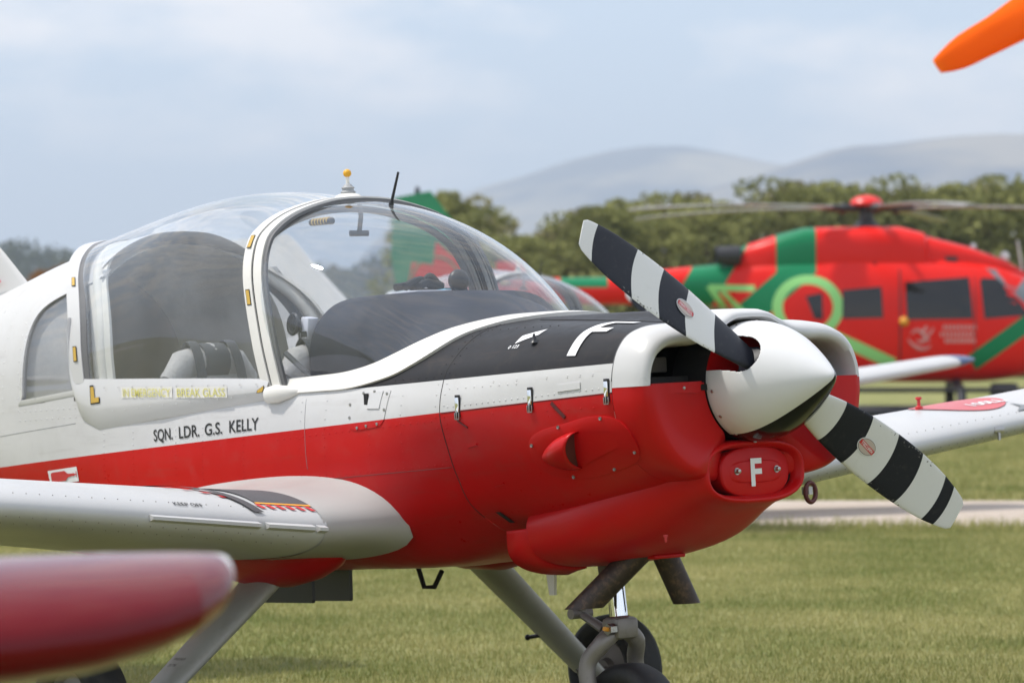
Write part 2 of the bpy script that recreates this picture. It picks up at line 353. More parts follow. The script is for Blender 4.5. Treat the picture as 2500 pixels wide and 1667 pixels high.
def inpoly(p, poly):
    c = False; j = len(poly) - 1
    for i in range(len(poly)):
        if (poly[i][1] > p[1]) != (poly[j][1] > p[1]) and p[0] < (poly[j][0] - poly[i][0]) * (p[1] - poly[i][1]) / (poly[j][1] - poly[i][1]) + poly[i][0]: c = not c
        j = i
    return c
def keep(c):
    if -3.3 < c.x < -2.05 and c.z > .07: return False
    if -2.05 <= c.x < -1.065 and abs(c.y) < interp([p.x for p in GEd], [p.y for p in GEd], c.x) and c.z > .06: return False
    if c.x < -3.2 and inpoly((c.x, c.z), WIN): return False
    return True
def shell(name, xs, mat, aft):
    rows = []
    for x in xs:
        s = section(x, aft); rows.append([Vector((x, -p.x, p.y)) for p in s] + [Vector((x, p.x, p.y)) for p in s[-2:0:-1]])
    V, F = grid(rows, closed_u=True)
    F = [f for f in F if keep(sum((V[i] for i in f), Vector()) / len(f))]
    return V, F
def lin(a, b, n): return [a + (b - a) * i / (n - 1) for i in range(n)]
V, F = shell('', lin(-.24, -1.09, 40), None, False)
mesh_obj('cowling', V, F, M['livery'], plane, sharp=0)
mb = MB(); mb.add(*shell('', lin(-1.0915, -2.05, 66), None, False)); mb.add(*shell('', lin(-2.05, -3.85, 110), None, True)); mb.add(*shell('', lin(-3.85, -6.3, 40), None, True))
fus = mb.build('fuselage', M['livery'], plane, sharp=0)

# ---- upper front lip of the cowling around both air inlets, and the lower nose bowl
def dense2(pts, n): return resample(catmull([Vector((p[0], p[1], 0)) for p in pts], 8), n)
O = dense2(FR[-.24][:10], 44)
EI = dense2([(0,.205),(.07,.2),(.12,.178),(.17,.145),(.24,.129),(.32,.129),(.385,.117),(.43,.085),(.452,.04),(.456,0)], 44)
rows = []
for x, t, b in [(-.2385,0,0),(-.19,.03,.0),(-.145,.13,.004),(-.112,.33,.006),(-.098,.55,.004),(-.098,.78,0),(-.115,.95,0),(-.15,1.03,0),(-.32,1.06,0)]:
    h = [Vector((x, (o.x + (e.x - o.x) * t) * (1 + b), (o.y + (e.y - o.y) * t) * (1 + b))) for o, e in zip(O, EI)]
    rows.append([Vector((p.x, -p.y, p.z)) for p in h[::-1]] + h[1:])
mesh_obj('inlet_lip', *grid(rows), M['white'], plane, sharp=60)
O2 = dense2(FR[-.24][9:], 40); n = len(O2)
rows = []
for x, t in [(-.2385,0),(-.16,.015),(-.115,.05),(-.092,.11),(-.088,.2),(-.096,.4),(-.108,.65),(-.118,.9),(-.124,1),(-.2,1.0)]:
    h = []
    for i, o in enumerate(O2):
        a = (i / (n - 1)) * math.pi / 2; e = Vector((.208 * math.cos(a), -.208 * math.sin(a) , 0))
        if i == 0: e = Vector((.208, .004, 0))
        h.append(Vector((x - (0.17 * max(0, (a - .85) / .72) ** 1.5 if t else 0), o.x + (e.x - o.x) * t, o.y + (e.y - o.y) * t)))
    rows.append([Vector((p.x, -p.y, p.z)) for p in h] + [Vector(p) for p in h[::-1][1:]])
mesh_obj('nose_bowl', *grid(rows), M['red'], plane, sharp=60)
for s in (-1, 1):   # ledge plate under each inlet
    m = MB(); m.prism([(-.092, s * .468, .006), (-.092, s * .468, -.026), (-.104, s * .25, -.03), (-.106, s * .235, .008)], (-.05, 0, 0)); p = m.build('ledge_plate', M['red'], plane)
    for y in (.44, .32): mm = MB(); mm.lathe([(0, .006), (.003, .005), (.004, 0)], (interp([.25, .468], [-.104, -.092], y), s * y, -.012), 'x', 10); mm.build('screw', M['steel'], p, off=(0, 0, 0))
# dark engine bay behind the inlets, rubber strip and one finned cylinder each side
m = MB(); m.box((-.42, 0, .04), (.02, .84, .23)); m.build('bay_shade_sheet', M['dark'], plane)  # black sheet across the bay, its shade put into the colour
m = MB(); m.box((-.27, 0, -.012), (.3, .9, .02)); m.build('bay_floor', M['dark'], plane)
for s in (-1, 1):
    m = MB(); m.box((-.2, s * .335, .014), (.02, .24, .03), bev=.004); m.build('rubber_strip', M['rubber'], plane)
    m = MB()
    for k in range(9): m.box((-.34, s * (.30 + .016 * k), .07), (.10, .005, .09))
    m.build('cylinder_fins', M['alloy'], plane)
    m = MB(); m.box((-.3, s * .27, .07), (.03, .1, .05), bev=.005); m.build('rocker_cover', M['alloy'], plane)
# ---- spinner: a shell with two blade cut-outs, white with a black lower tip streak
PHI = R(58.8)
BD = Vector((0, -math.sin(PHI), math.cos(PHI)))     # direction of the upper blade
prof = [(-.125,.199),(-.10,.2),(-.05,.196),(0,.184),(.05,.164),(.09,.143),(.13,.119),(.16,.099),(.19,.078),(.22,.055),(.243,.036),(.26,.02),(.268,.009),(.270,0)]
pd = catmull([Vector((a, b, 0)) for a, b in prof], 16); NA = 480
rows = [[Vector((p.x, p.y * math.cos(2 * math.pi * k / NA), p.y * math.sin(2 * math.pi * k / NA))) for k in range(NA)] for p in pd]
V, F = grid(rows, closed_u=True); V[-NA:] = [Vector((.270, 0, 0))] * NA
def cut(c):
    for s in (1, -1):
        d = BD * s; rad = c - Vector((c.x, 0, 0))
        if rad.length < 1e-4: continue
        if rad.normalized().dot(d) > .3:
            t = c.dot(Vector((1, 0, 0)).cross(d))
            if c.x < 0 and abs(t) < .066: return True
            if c.x >= 0 and math.hypot(c.x, t) < .066: return True
    return False
F = [f for f in F if not cut(sum((V[i] for i in f), Vector()) / len(f))]
m, nt = NT('spinner_paint'); t = N(nt, 'ShaderNodeTexCoord')
dt = N(nt, 'ShaderNodeVectorMath', {0: t.outputs['Object'], 1: tuple(-BD)}, operation='DOT_PRODUCT')
ax = N(nt, 'ShaderNodeSeparateXYZ', {0: t.outputs['Object']})
# black half painted on one side of a plane through the tip
gg = N(nt, 'ShaderNodeMath', {0: dt.outputs['Value'], 1: 0.0}, operation='GREATER_THAN')
nn = N(nt, 'ShaderNodeTexNoise', {'Vector': t.outputs['Object'], 'Scale': 30, 'Detail': 6})
c1 = N(nt, 'ShaderNodeMixRGB', {'Fac': gg.outputs[0], 'Color1': (.64, .64, .645, 1), 'Color2': (.008, .008, .009, 1)})
rg = N(nt, 'ShaderNodeMapRange', {'Value': gg.outputs[0], 'To Min': .3, 'To Max': .16})
bb = N(nt, 'ShaderNodeBsdfPrincipled', {'Base Color': c1.outputs[0], 'Roughness': rg.outputs[0], 'Coat Weight': .05, 'Specular IOR Level': .35})
N(nt, 'ShaderNodeOutputMaterial', {'Surface': bb.outputs[0]}); M['spinner'] = m
spin = mesh_obj('spinner', V, F, M['spinner'], plane, sharp=0)
sol = spin.modifiers.new('t', 'SOLIDIFY'); sol.thickness = .004; sol.offset = -1
m = MB(); m.lathe([(-.128, 0), (-.128, .196), (-.122, .196), (-.12, 0)], axis='x', n=48, caps=False); m.build('backplate', M['red'], plane)
m = MB(); m.lathe([(-.12, .07), (-.03, .085), (.03, .085), (.08, .06)], axis='x', n=32); m.build('hub', M['rubber'], plane)
m = MB(); m.lathe([(-.3, .19), (-.128, .19)], axis='x', n=40); m.build('nose_plug', M['rubber'], plane)
for k in range(14):
    a = 2 * math.pi * (k + .3) / 14; d = Vector((0, math.cos(a), math.sin(a)))
    if abs(d.dot(BD)) > .93: continue
    q = d.to_track_quat('Z', 'X').to_matrix(); mm = MB(); mm.lathe([(-.002, .0062), (.0015, .0062), (.003, .004), (.0032, 0)], axis='z', n=10)
    for v in mm.v: v.xyz = q @ v + Vector((-.098, 0, 0)) + d * .2
    mm.build('screw', M['steel'], spin, off=(0, 0, 0))
# ---- propeller blades: lofted, twisted aerofoils with painted bands as separate skins
def band_mat(name, cuts, cols):
    m, nt = NT(name); t = N(nt, 'ShaderNodeTexCoord')
    d = N(nt, 'ShaderNodeVectorMath', {0: t.outputs['Object'], 1: (0, 0, 1)}, operation='DOT_PRODUCT').outputs['Value']
    x = N(nt, 'ShaderNodeSeparateXYZ', {0: t.outputs['Object']})
    sq = N(nt, 'ShaderNodeMath', {0: x.outputs['Y'], 1: 2.0}, operation='POWER'); sx = N(nt, 'ShaderNodeMath', {0: sq.outputs[0], 1: 2.2, 2: d}, operation='MULTIPLY_ADD')
    cur = None
    for i, c in enumerate(cols):
        if cur is None: n = N(nt, 'ShaderNodeRGB'); n.outputs[0].default_value = rgb(c); cur = n.outputs[0]
        else:
            g = N(nt, 'ShaderNodeMath', {0: sx.outputs[0], 1: cuts[i - 1]}, operation='GREATER_THAN')
            cur = N(nt, 'ShaderNodeMixRGB', {'Fac': g.outputs[0], 'Color1': cur, 'Color2': rgb(c)}).outputs[0]
    nn = N(nt, 'ShaderNodeTexNoise', {'Vector': t.outputs['Object'], 'Scale': 40, 'Detail': 8, 'Roughness': .7})
    mr = N(nt, 'ShaderNodeMapRange', {'Value': nn.outputs['Fac'], 'From Min': .55, 'From Max': .8, 'To Min': 0, 'To Max': .12})
    cc = N(nt, 'ShaderNodeMixRGB', {'Fac': mr.outputs[0], 'Color1': cur, 'Color2': (.25, .22, .18, 1)})
    n5 = N(nt, 'ShaderNodeTexNoise', {'Vector': t.outputs['Object'], 'Scale': 90, 'Detail': 3}); ay = N(nt, 'ShaderNodeMath', {0: x.outputs['Y']}, operation='ABSOLUTE')
    nk = N(nt, 'ShaderNodeMath', {0: N(nt, 'ShaderNodeMath', {0: ay.outputs[0], 1: .078}, operation='GREATER_THAN').outputs[0], 1: N(nt, 'ShaderNodeMath', {0: n5.outputs['Fac'], 1: .635}, operation='GREATER_THAN').outputs[0]}, operation='MULTIPLY')
    cc = N(nt, 'ShaderNodeMixRGB', {'Fac': nk.outputs[0], 'Color1': cc.outputs[0], 'Color2': (.16, .155, .15, 1)})   # stone chips along the edges
    b = N(nt, 'ShaderNodeBsdfPrincipled', {'Base Color': cc.outputs[0], 'Roughness': .45, 'Specular IOR Level': .25})
    N(nt, 'ShaderNodeOutputMaterial', {'Surface': b.outputs[0]}); return m
BW, BK = (.66, .655, .645), (.011, .0125, .02)
RR = .952
matA = band_mat('blade_bands_upper', [.327, .464, .59, .717, .899], [BK, BW, BK, BW, BK, BW])
matB = band_mat('blade_bands_lower', [.293, .429, .568, .703, .835, .888], [BW, BK, BW, BK, BW, BK, BW])
def blade(mat, sgn, decal_r):
    d = BD * sgn; tx = Vector((1, 0, 0)); lat = d.cross(tx)       # object frame: Z along blade, Y lateral, X forward
    rot = Matrix((tx, lat, d)).transposed()
    st = [(.05,.052,.052,-36),(.12,.052,.05,-35),(.17,.058,.046,-33),(.22,.068,.038,-31),(.3,.082,.029,-28),(.42,.095,.022,-24),(.55,.100,.017,-21),(.68,.098,.013,-19),(.80,.088,.010,-17),(.88,.074,.008,-16),(.93,.061,.006,-15),(.941,.055,.005,-15),(RR,.046,.003,-15)]
    rows = []
    for k in range(12):
        pass
    cs = [catmull([Vector((s[0], s[1], 0)) for s in st], 5), catmull([Vector((s[2], s[3], 0)) for s in st], 5)]
    for (r, hw, _), (th, tw, _) in zip(cs[0], cs[1]):
        row = []; a = R(tw)
        for j in range(28):
            u = 2 * math.pi * j / 28; c = math.cos(u); s = math.sin(u)
            e = 1 if r < .16 else .75
            px = hw * c - hw * .05; py = th * .5 * (abs(s) ** e) * (1 if s > 0 else -.55) * (1 + .25 * c * (0 if r < .2 else 1))
            if r < .14: px = .05 * c; py = .05 * s
            # chord direction: mostly in the disc plane, leading edge turned forward by the pitch angle
            row.append(Vector((py * math.cos(a) + px * math.sin(a), px * math.cos(a) - py * math.sin(a), r)))
        rows.append(row)
    V, F = grid(rows, closed_u=True); F.append(tuple(range(len(V) - 28, len(V))))
    o = mesh_obj('propeller_blade', V, F, mat, plane, sharp=50)
    o.matrix_local = Matrix.Translation(Vector(plane['_off'])) @ rot.to_4x4()
    # maker's oval transfer on the blade face
    i = min(range(len(rows)), key=lambda k: abs(rows[k][0].z - decal_r))
    fr = rows[i]; top = max(fr, key=lambda p: p.x - 0 * p.y)
    a = R(cs[1][i].y); n = Vector((math.cos(a), -math.sin(a), 0)); ch = Vector((math.sin(a), math.cos(a), 0)); th = cs[1][i].x
    ce = n * (th * .52 + .0005) + Vector((0, 0, decal_r)) - ch * .004
    def ell(rx, rz, e, k=32): return [ce + n * e + ch * (rx * math.cos(2 * math.pi * q / k)) + Vector((0, 0, rz * math.sin(2 * math.pi * q / k))) for q in range(k)]
    for nm, rx, rz, e, mt in (('decal_edge', .0295, .043, .001, M['whitemark']), ('decal_line', .0265, .040, .0016, M['ink']), ('decal_field', .025, .0385, .0021, M['decal'])):
        mm = MB(); P = ell(rx, rz, e); mm.add(P, [tuple(range(len(P)))]); mm.build(nm, mt, o, off=(0, 0, 0))
    tl_ = .16
    mm = MB(); mm.add([ce + n * .0026 + ch * p[0] + Vector((0, 0, p[1])) for p in [(-.0135, -.036), (.003, -.038), (.0135, .036), (-.003, .038)]], [(0, 1, 2, 3)]); mm.build('decal_band', M['redmark'], o, off=(0, 0, 0))
    tm = text_mesh('HARTZELL', .016, .0003, align='CENTER'); dirx = (Vector((0, 0, -1)) - ch * .14).normalized(); diry = n.cross(dirx)
    map_mesh(tm, lambda p, q: ce + n * .0031 + dirx * p * .84 + diry * (q - .0055))
    link('decal_lettering', tm, M['whitemark'], o, smooth=False, off=(0, 0, 0))
    return o
M['decal'] = paint('decal_silver_pink', (.50, .42, .38), .4)
blade(matA, 1, .466); blade(matB, -1, .455)
# ---- chin intake fairing under the nose
def rrect(hw, hh, e, n=64):
    out = []
    for k in range(n):
        a = 2 * math.pi * k / n; c, s = math.cos(a), math.sin(a)
        out.append((math.copysign(abs(c) ** (2 / e), c) * hw, math.copysign(abs(s) ** (2 / e), s) * hh))
    return out
cst = [(-.30,-.296,.188,.072,3.0),(-.15,-.296,.193,.077,3.0),(-.112,-.296,.203,.085,2.9),(-.10,-.296,.214,.094,2.8),(-.108,-.297,.226,.103,2.7),(-.135,-.299,.235,.109,2.6),(-.2,-.308,.252,.117,2.5),(-.3,-.335,.275,.135,2.5),(-.45,-.388,.322,.150,2.6),(-.62,-.435,.348,.140,2.7),(-.78,-.462,.345,.134,2.7),(-.90,-.474,.332,.128,2.7)]
rows = []
cz = [catmull([Vector((c[0], c[1], c[2])) for c in cst], 4), catmull([Vector((c[3], c[4], 0)) for c in cst], 4)]
for p, q in zip(*cz): rows.append([Vector((p.x, a - .016, p.y + b)) for a, b in rrect(p.z, q.x, q.y)])
V, F = grid(rows, closed_u=True)
mesh_obj('chin_fairing', V, F, M['red'], plane, sharp=50)
rows = [[Vector((x, a * k - .016, b * k - .296)) for a, b in rrect(.1905, .0755, 3.0)] for x, k in ((-.135, .985), (-.2, .98), (-.27, .98))]
mesh_obj('intake_shade_sleeve', *grid(rows, closed_u=True), M['dark'], plane, sharp=0)  # dark sleeve inside the red mouth, recess shade put into its colour
m = MB(); m.box((-.28, -.016, -.296), (.01, .38, .15)); m.build('intake_screen', M['brown'], plane)
m = MB()
for k in range(26): m.box((-.245, -.20 + k * .0075, -.296), (.05, .003, .14))
m.build('intake_fins', M['brown'], plane)
pl = MB(); rows = []
for x, sc in [(-.20, 1), (-.135, 1), (-.129, .97), (-.127, .92)]: rows.append([Vector((x, .006 + a * sc, -.297 + b * sc)) for a, b in rrect(.155, .083, 2.7)])
V, F = grid(rows, closed_u=True); F.append(tuple(range(len(V) - 64, len(V)))); plate = mesh_obj('blanking_plate', V, F, M['red'], plane, sharp=30)
rows = []
for x, sc in [(-.127, 1), (-.1235, .92), (-.1225, .8)]: rows.append([Vector((x, .006 + a * sc, -.297 + b * sc)) for a, b in rrect(.118, .037, 3.5)])
V, F = grid(rows, closed_u=True); F.append(tuple(range(len(V) - 64, len(V)))); mesh_obj('pressed_panel', V, F, M['red'], plate, sharp=30, off=(0, 0, 0))
for s in (-1, 1):
    mm = MB(); mm.lathe([(-.125, .012), (-.12, .012), (-.12, .008), (-.108, .007), (-.105, 0)], (0, .006 + s * .09, -.293), 'x', 14); mm.build('bolt', M['steel'], plate, off=(0, 0, 0))
tm = text_mesh('F', .125, bold=.0035, align='CENTER', xs=.95); map_mesh(tm, lambda p, q: (-.1205, .0 + p, -.342 + q)); link('letter_f', tm, M['whitemark'], plate, smooth=False, off=(0, 0, 0))
# flared exit lip at the back of the chin, interrupted in the middle for the exhausts
rr_ = rrect(.332, .128, 2.7, 128)
for nm, seg in (('exit_lip', rr_[62:94]), ('exit_lip', rr_[104:128] + rr_[:2])):
    rows = [[Vector((x, a * (1 + g) - .016, -.478 + b + dz * (1 if b < 0 else .3))) for a, b in seg] for x, g, dz in [(-.885, 0, 0), (-.93, .02, -.008), (-.98, .06, -.022)]]
    lipm = mesh_obj(nm, *grid(rows), M['red'], plane, sharp=60); sl = lipm.modifiers.new('t', 'SOLIDIFY'); sl.thickness = .006
# ================================================================ canopy, windscreen, frames
HF = [(-2.03,.545,.085),(-2.07,.551,.25),(-2.125,.536,.47),(-2.157,.488,.60),(-2.172,.422,.663),(-2.184,.325,.712),(-2.194,.2,.748),(-2.2,.1,.764),(-2.202,0,.769)]
MID = [(-2.62,.572,.12),(-2.66,.580,.28),(-2.70,.565,.45),(-2.73,.515,.60),(-2.75,.445,.69),(-2.76,.345,.76),(-2.77,.22,.803),(-2.77,.11,.822),(-2.77,0,.828)]
RF = [(-3.21,.560,.145),(-3.22,.560,.27),(-3.24,.545,.38),(-3.30,.505,.48),(-3.38,.45,.56),(-3.47,.37,.63),(-3.58,.25,.685),(-3.68,.12,.71),(-3.72,0,.718)]
def arch(H, n=33):
    h = resample(catmull(H, 8), n); L_ = [Vector((p.x, -p.y, p.z)) for p in h]; return L_ + [Vector((p.x, p.y, p.z)) for p in h[-2::-1]]
def outn(p, c=(None, 0, .1)):
    v = Vector((0, p.y, p.z - c[2])); return v.normalized()
AH, AM, AR = arch(HF), arch(MID), arch(RF)
# sliding canopy glass
cols = [catmull([a, b, c], 14) for a, b, c in zip(AH, AM, AR)]
rows = [[c[i] for c in cols] for i in range(len(cols[0]))]
canopy = mesh_obj('canopy_glass', *grid(rows), M['glass_canopy'], plane, sharp=0)
# windscreen glass
AG = arch(GE)
rows_ = []
for i in range(19):
    t = i / 18; row = []
    for g, h in zip(AG, AH):
        mid = (g + h) / 2; ch = (h - g).length; d = (mid - Vector((-1.95, 0, .12))); d.z *= 1.25; d.normalize()
        c = mid + d * ch * .145
        row.append(g * (1 - t) ** 2 + c * (2 * t * (1 - t)) + h * t * t)
    rows_.append(row)
mesh_obj('windscreen', *grid(rows_), M['glass'], plane, sharp=0)
def strip(name, A, B, mat, lift, thick=.008, parent=None, c=.1, taper=1):
    """raised band between two matching curves; lift out of the surface"""
    rows = [[p + outn(p, (0, 0, c)) * (lift - thick) for p in A], [p + outn(p, (0, 0, c)) * lift for p in A],
            [(p + q) / 2 + outn(p, (0, 0, c)) * (lift + .0015) for p, q in zip(A, B)],
            [p + outn(p, (0, 0, c)) * lift for p in B], [p + outn(p, (0, 0, c)) * (lift - thick) for p in B]]
    return mesh_obj(name, *grid(rows), mat, parent or plane, sharp=50, off=None if parent is None else (0, 0, 0))
AGf, AFf = arch(GE, 60), arch(FE, 60)
strip('windscreen_frame', AGf, AFf, M['frame_white'], .008, .014, c=-.15)
# hoop bands: windscreen arch, dark gap, canopy front arch
def shift(A, dx, s=1.0): return [Vector((p.x + dx, p.y, p.z)) for p in A]
AHf = arch(HF, 60)
strip('windscreen_arch', shift(AHf, .052), shift(AHf, .004), M['frame_white'], .006, .016)
strip('arch_gap_seal', shift(AHf, .006), shift(AHf, -.008), M['rubber'], .001, .02)
strip('canopy_arch', shift(AHf, -.006), shift(AHf, -.056), M['frame_white'], .009, .02)
# dark inner edge of the windscreen arch
strip('arch_inner_seal', shift(AHf, .072), shift(AHf, .050), M['seal'], -.002, .012)
# rear canopy arch: seal, white band
ARf = arch(RF, 60)
strip('rear_arch_seal', shift(ARf, .045), shift(ARf, .005), M['seal'], .004, .012)
strip('rear_arch', shift(ARf, .008), shift(ARf, -.075), M['white'], .008, .03)
# inner rear lining hoop seen through the glass
# canopy sill panel (proud of the fuselage) both sides
def sill(sgn):
    up = [(-3.295,.40),(-3.29,.25),(-3.27,.165),(-3.12,.157),(-2.8,.145),(-2.4,.128),(-2.1,.113),(-2.04,.10)]
    lo = [(-3.30,.30),(-3.295,.12),(-3.25,.01),(-3.13,-.035),(-2.8,-.014),(-2.4,.012),(-2.1,.032),(-2.04,.038)]
    U = resample([Vector((x, 0, z)) for x, z in up], 40); Lo = resample([Vector((x, 0, z)) for x, z in lo], 40); rows = []
    for t, e in [(0, -.02), (0, .012), (.25, .019), (.55, .021), (.62, .020), (.97, .006), (1, .003), (1, -.01)]:
        r = []
        for a, b in zip(U, Lo):
            p = a.lerp(b, t); y = interp([-3.34, -3.2, -2.7, -2.04], [.556, .562, .572, .552], p.x) - max(0, -p.z) * .02
            r.append(Vector((p.x, sgn * (y + e - .008), p.z)))
        rows.append(r)
    return mesh_obj('canopy_sill', *grid(rows), M['white'], plane, sharp=35)
sills = [sill(-1), sill(1)]
# front sill fairing blob at the foot of the arch
for s in (-1, 1):
    m = MB(); m.tube([(-2.05, s * .556, .052), (-1.99, s * .556, .055), (-1.93, s * .545, .058), (-1.87, s * .53, .06)], [.02, .022, .015, .003], 14, flat=((0, 1, 0), 1.5)); m.build('sill_end_fairing', M['frame_white'], plane)
# rear quarter windows with seals
for s in (-1, 1):
    P = resample(catmull([Vector((x, z, 0)) for x, z in WIN[:-1] + [(-3.25, .11)]], 6), 60)
    ring = [Vector((p.x, s * side_y(p.x, p.y), p.y)) for p in P]
    ce = Vector((-3.48, 0, .31))
    inner = [p + (ce - p) * .07 for p in ring]
    for i, q in enumerate(inner): inner[i] = Vector((q.x, s * side_y(q.x, q.z), q.z))
    rows = [[p + Vector((0, s * -.004, 0)) for p in [(r + (r - ce) * .035) for r in ring]], [p + Vector((0, s * .004, 0)) for p in ring], [p + Vector((0, s * .004, 0)) for p in inner], [p + Vector((0, s * -.012, 0)) for p in inner]]
    for r_ in rows[0:1]:
        for i, q in enumerate(r_): r_[i] = Vector((q.x, s * (side_y(q.x, min(q.z, .6)) + .001), q.z))
    mesh_obj('window_seal', *grid(rows), M['white'], plane, sharp=50)
    zs = lin(.07, .58, 12); xs = lin(-3.23, -3.76, 14)
    mesh_obj('rear_window', *grid([[Vector((x, s * (side_y(x, z) - .006), z)) for x in xs] for z in zs]), M['glass2'], plane, sharp=0)
# ================================================================ cabin interior
m = MB(); m.box((-2.4, 0, -.47), (1.75, .76, .02)); m.build('cabin_floor', M['floor'], plane)
rows = [[Vector((x, -(side_y(x, z) - .022), z)) for z in (-.42, -.3, -.2, -.1, .0, .03)] for x in lin(-1.35, -3.2, 30)]
mesh_obj('side_lining', *grid(rows), M['liner'], plane)
rows = [[Vector((p.x, -p.y, p.z)) for p in r] for r in rows]
mesh_obj('side_lining', *grid(rows), M['liner'], plane)
# aft lining tunnel and rear bulkhead
rows = []
for x in lin(-3.0, -3.95, 16):
    if x > -3.3: s_ = [Vector((p.x, p.y)) for p in section(-3.3, True)]
    else: s_ = section(x, True)
    k = [p for p in s_ if p.y > -.3]; q = resample([Vector((p.x, p.y, 0)) for p in k], 24)
    sc = .93; lift = interp([-3.95, -3.3, -3.12, -3.0], [0, 0, .0, .0], x)
    full = [Vector((x, -p.x * sc, p.y * sc)) for p in q[::-1]] + [Vector((x, p.x * sc, p.y * sc)) for p in q[1:]]
    if x <= -3.3: rows.append(full)
mesh_obj('aft_lining', *grid(rows), M['liner'], plane)
q = rows[-1]; mesh_obj('rear_bulkhead', [p for p in q], [tuple(range(len(q)))], M['floor'], plane)
# padded inner hoop at the rear of the canopy
hp = arch([(x + .10, y * .93, z - .03) for x, y, z in RF], 40); m = MB(); m.tube(hp, .028, 10); m.build('padded_hoop', M['liner'], plane)
hp = arch([(x - .03, y * .94, z - .035) for x, y, z in HF], 40); m = MB(); m.tube(hp, .014, 8); m.build('front_hoop_liner', M['seal'], plane)
for t in (.2, .33, .5, .67, .8):
    pass
BS = arch([(x, y * .955, z - .022) for x, y, z in RF], 60)
strip('padded_band', shift(BS, .16), shift(BS, .035), M['liner'], .0, .012)
for k in (8, 18, 28, 40, 50, 60, 70, 80, 92, 102, 112):
    p = BS[k] + Vector((.10, 0, 0)) - outn(BS[k]) * .001; mm = MB(); mm.ball(p + outn(p) * .002, .011, seg=10, rings=6); mm.build('press_stud', M['greyprim'], plane)
# parcel shelf and seats
m = MB(); m.box((-3.45, 0, -.12), (.75, .92, .02)); m.build('parcel_shelf', M['floor'], plane)
for s in (-1, 1):
    x0 = -2.72; y0 = s * .27
    seat = MB()
    seat.box((-2.45, y0, -.28), (.46, .42, .13), bev=.05)
    so = seat.build('seat_cushion', M['seat'], plane)
    b = MB(); rot = Matrix.Rotation(R(-14), 3, 'Y'); b.box((-2.77, y0, -.02), (.11, .42, .42), rot=rot, bev=.05); b.build('seat_back', M['seat'], plane)
    h = MB(); h.tube([(-2.80, y0 - .18, .12), (-2.80, y0 - .12, .185), (-2.80, y0, .205), (-2.80, y0 + .12, .185), (-2.80, y0 + .18, .12)], [.045, .062, .068, .062, .045], 14); h.build('seat_top_roll', M['seat'], plane)
    h = MB(); h.tube([(-2.80, y0 - .055, .2), (-2.80, y0 + .055, .2)], .071, 16); h.build('seat_stripe', M['seatdark'], plane)
    for k in (-1, 1):
        m = MB(); m.tube(catmull([(-2.87, y0 + k * .05, -.05), (-2.86, y0 + k * .07, .20), (-2.79, y0 + k * .085, .277), (-2.73, y0 + k * .09, .20), (-2.69, y0 + k * .10, .0), (-2.62, y0 + k * .13, -.2)], 4), .022, 8, flat=((0, 1, 0), .12)); m.build('harness_strap', M['seatdark'], plane)
# instrument panel and coaming
CO = [(.485,.10),(.495,.2),(.47,.29),(.40,.355),(.30,.385),(.16,.392),(0,.394)]
def ge_y(x): return interp([p.x for p in GEd], [p.y for p in GEd], x)
rows = []
for x, zt in [(-1.86,.388),(-1.85,.394),(-1.7,.394),(-1.6,.392),(-1.52,.386),(-1.45,.376),(-1.38,.36),(-1.3,.338),(-1.22,.313),(-1.15,.292),(-1.09,.276)]:
    c = resample(catmull([Vector((a, b, 0)) for a, b in CO], 6), 24); h = []
    if x < -1.55:
        for p in c: h.append(Vector((x - max(0, .30 - p.y) * .10, p.x * (1 if x < -1.65 else .965), p.y + zt - .394)))
    else:
        ym = ge_y(x) - .035; g_ = ge_z(x) - .02
        for p in c:
            q = p.x / .495; h.append(Vector((x, ym * q, g_ + (zt - g_) * (1 - min(1, q) ** 2.3))))
    rows.append([Vector((p.x, -p.y, p.z)) for p in h] + h[-2::-1])
mesh_obj('coaming', *grid(rows), M['coaming'], plane, sharp=0)
q = rows[1]; mesh_obj('instrument_panel', [Vector((p.x + .03, p.y * .97, p.z - .01)) for p in q] + [Vector((-1.84, .45, -.1)), Vector((-1.84, -.45, -.1))], [tuple(range(len(q) + 2))], M['plasticblk'], plane)
m = MB(); m.tube([(-1.98, -.52, .20), (-1.80, -.44, .02)], .011, 8); m.build('bracing_strut', M['seal'], plane)
m = MB(); m.tube([(-1.98, .52, .20), (-1.80, .44, .02)], .011, 8); m.build('bracing_strut', M['seal'], plane)
# locking handle hanging from the windscreen top, striped grip
m = MB(); m.tube([(-2.17, 0, .75), (-2.165, 0, .70), (-2.18, 0, .645)], .009, 8); m.build('lock_stem', M['seal'], plane)
m = MB(); m.tube([(-2.2, -.03, .64), (-2.17, .035, .638)], .011, 10); m.build('lock_grip', M['seal'], plane)
hb = MB(); hb.tube([(-2.47, 0, .70), (-2.34, 0, .697)], .013, 10); g = hb.build('canopy_grip', M['plasticblk'], plane)
for k in range(6): hh = MB(); x = -2.455 + k * .018; hh.tube([(x, 0, .70), (x + .008, 0, .6995)], .0142, 10); hh.build('grip_stripe', M['yellow'], g, off=(0, 0, 0))
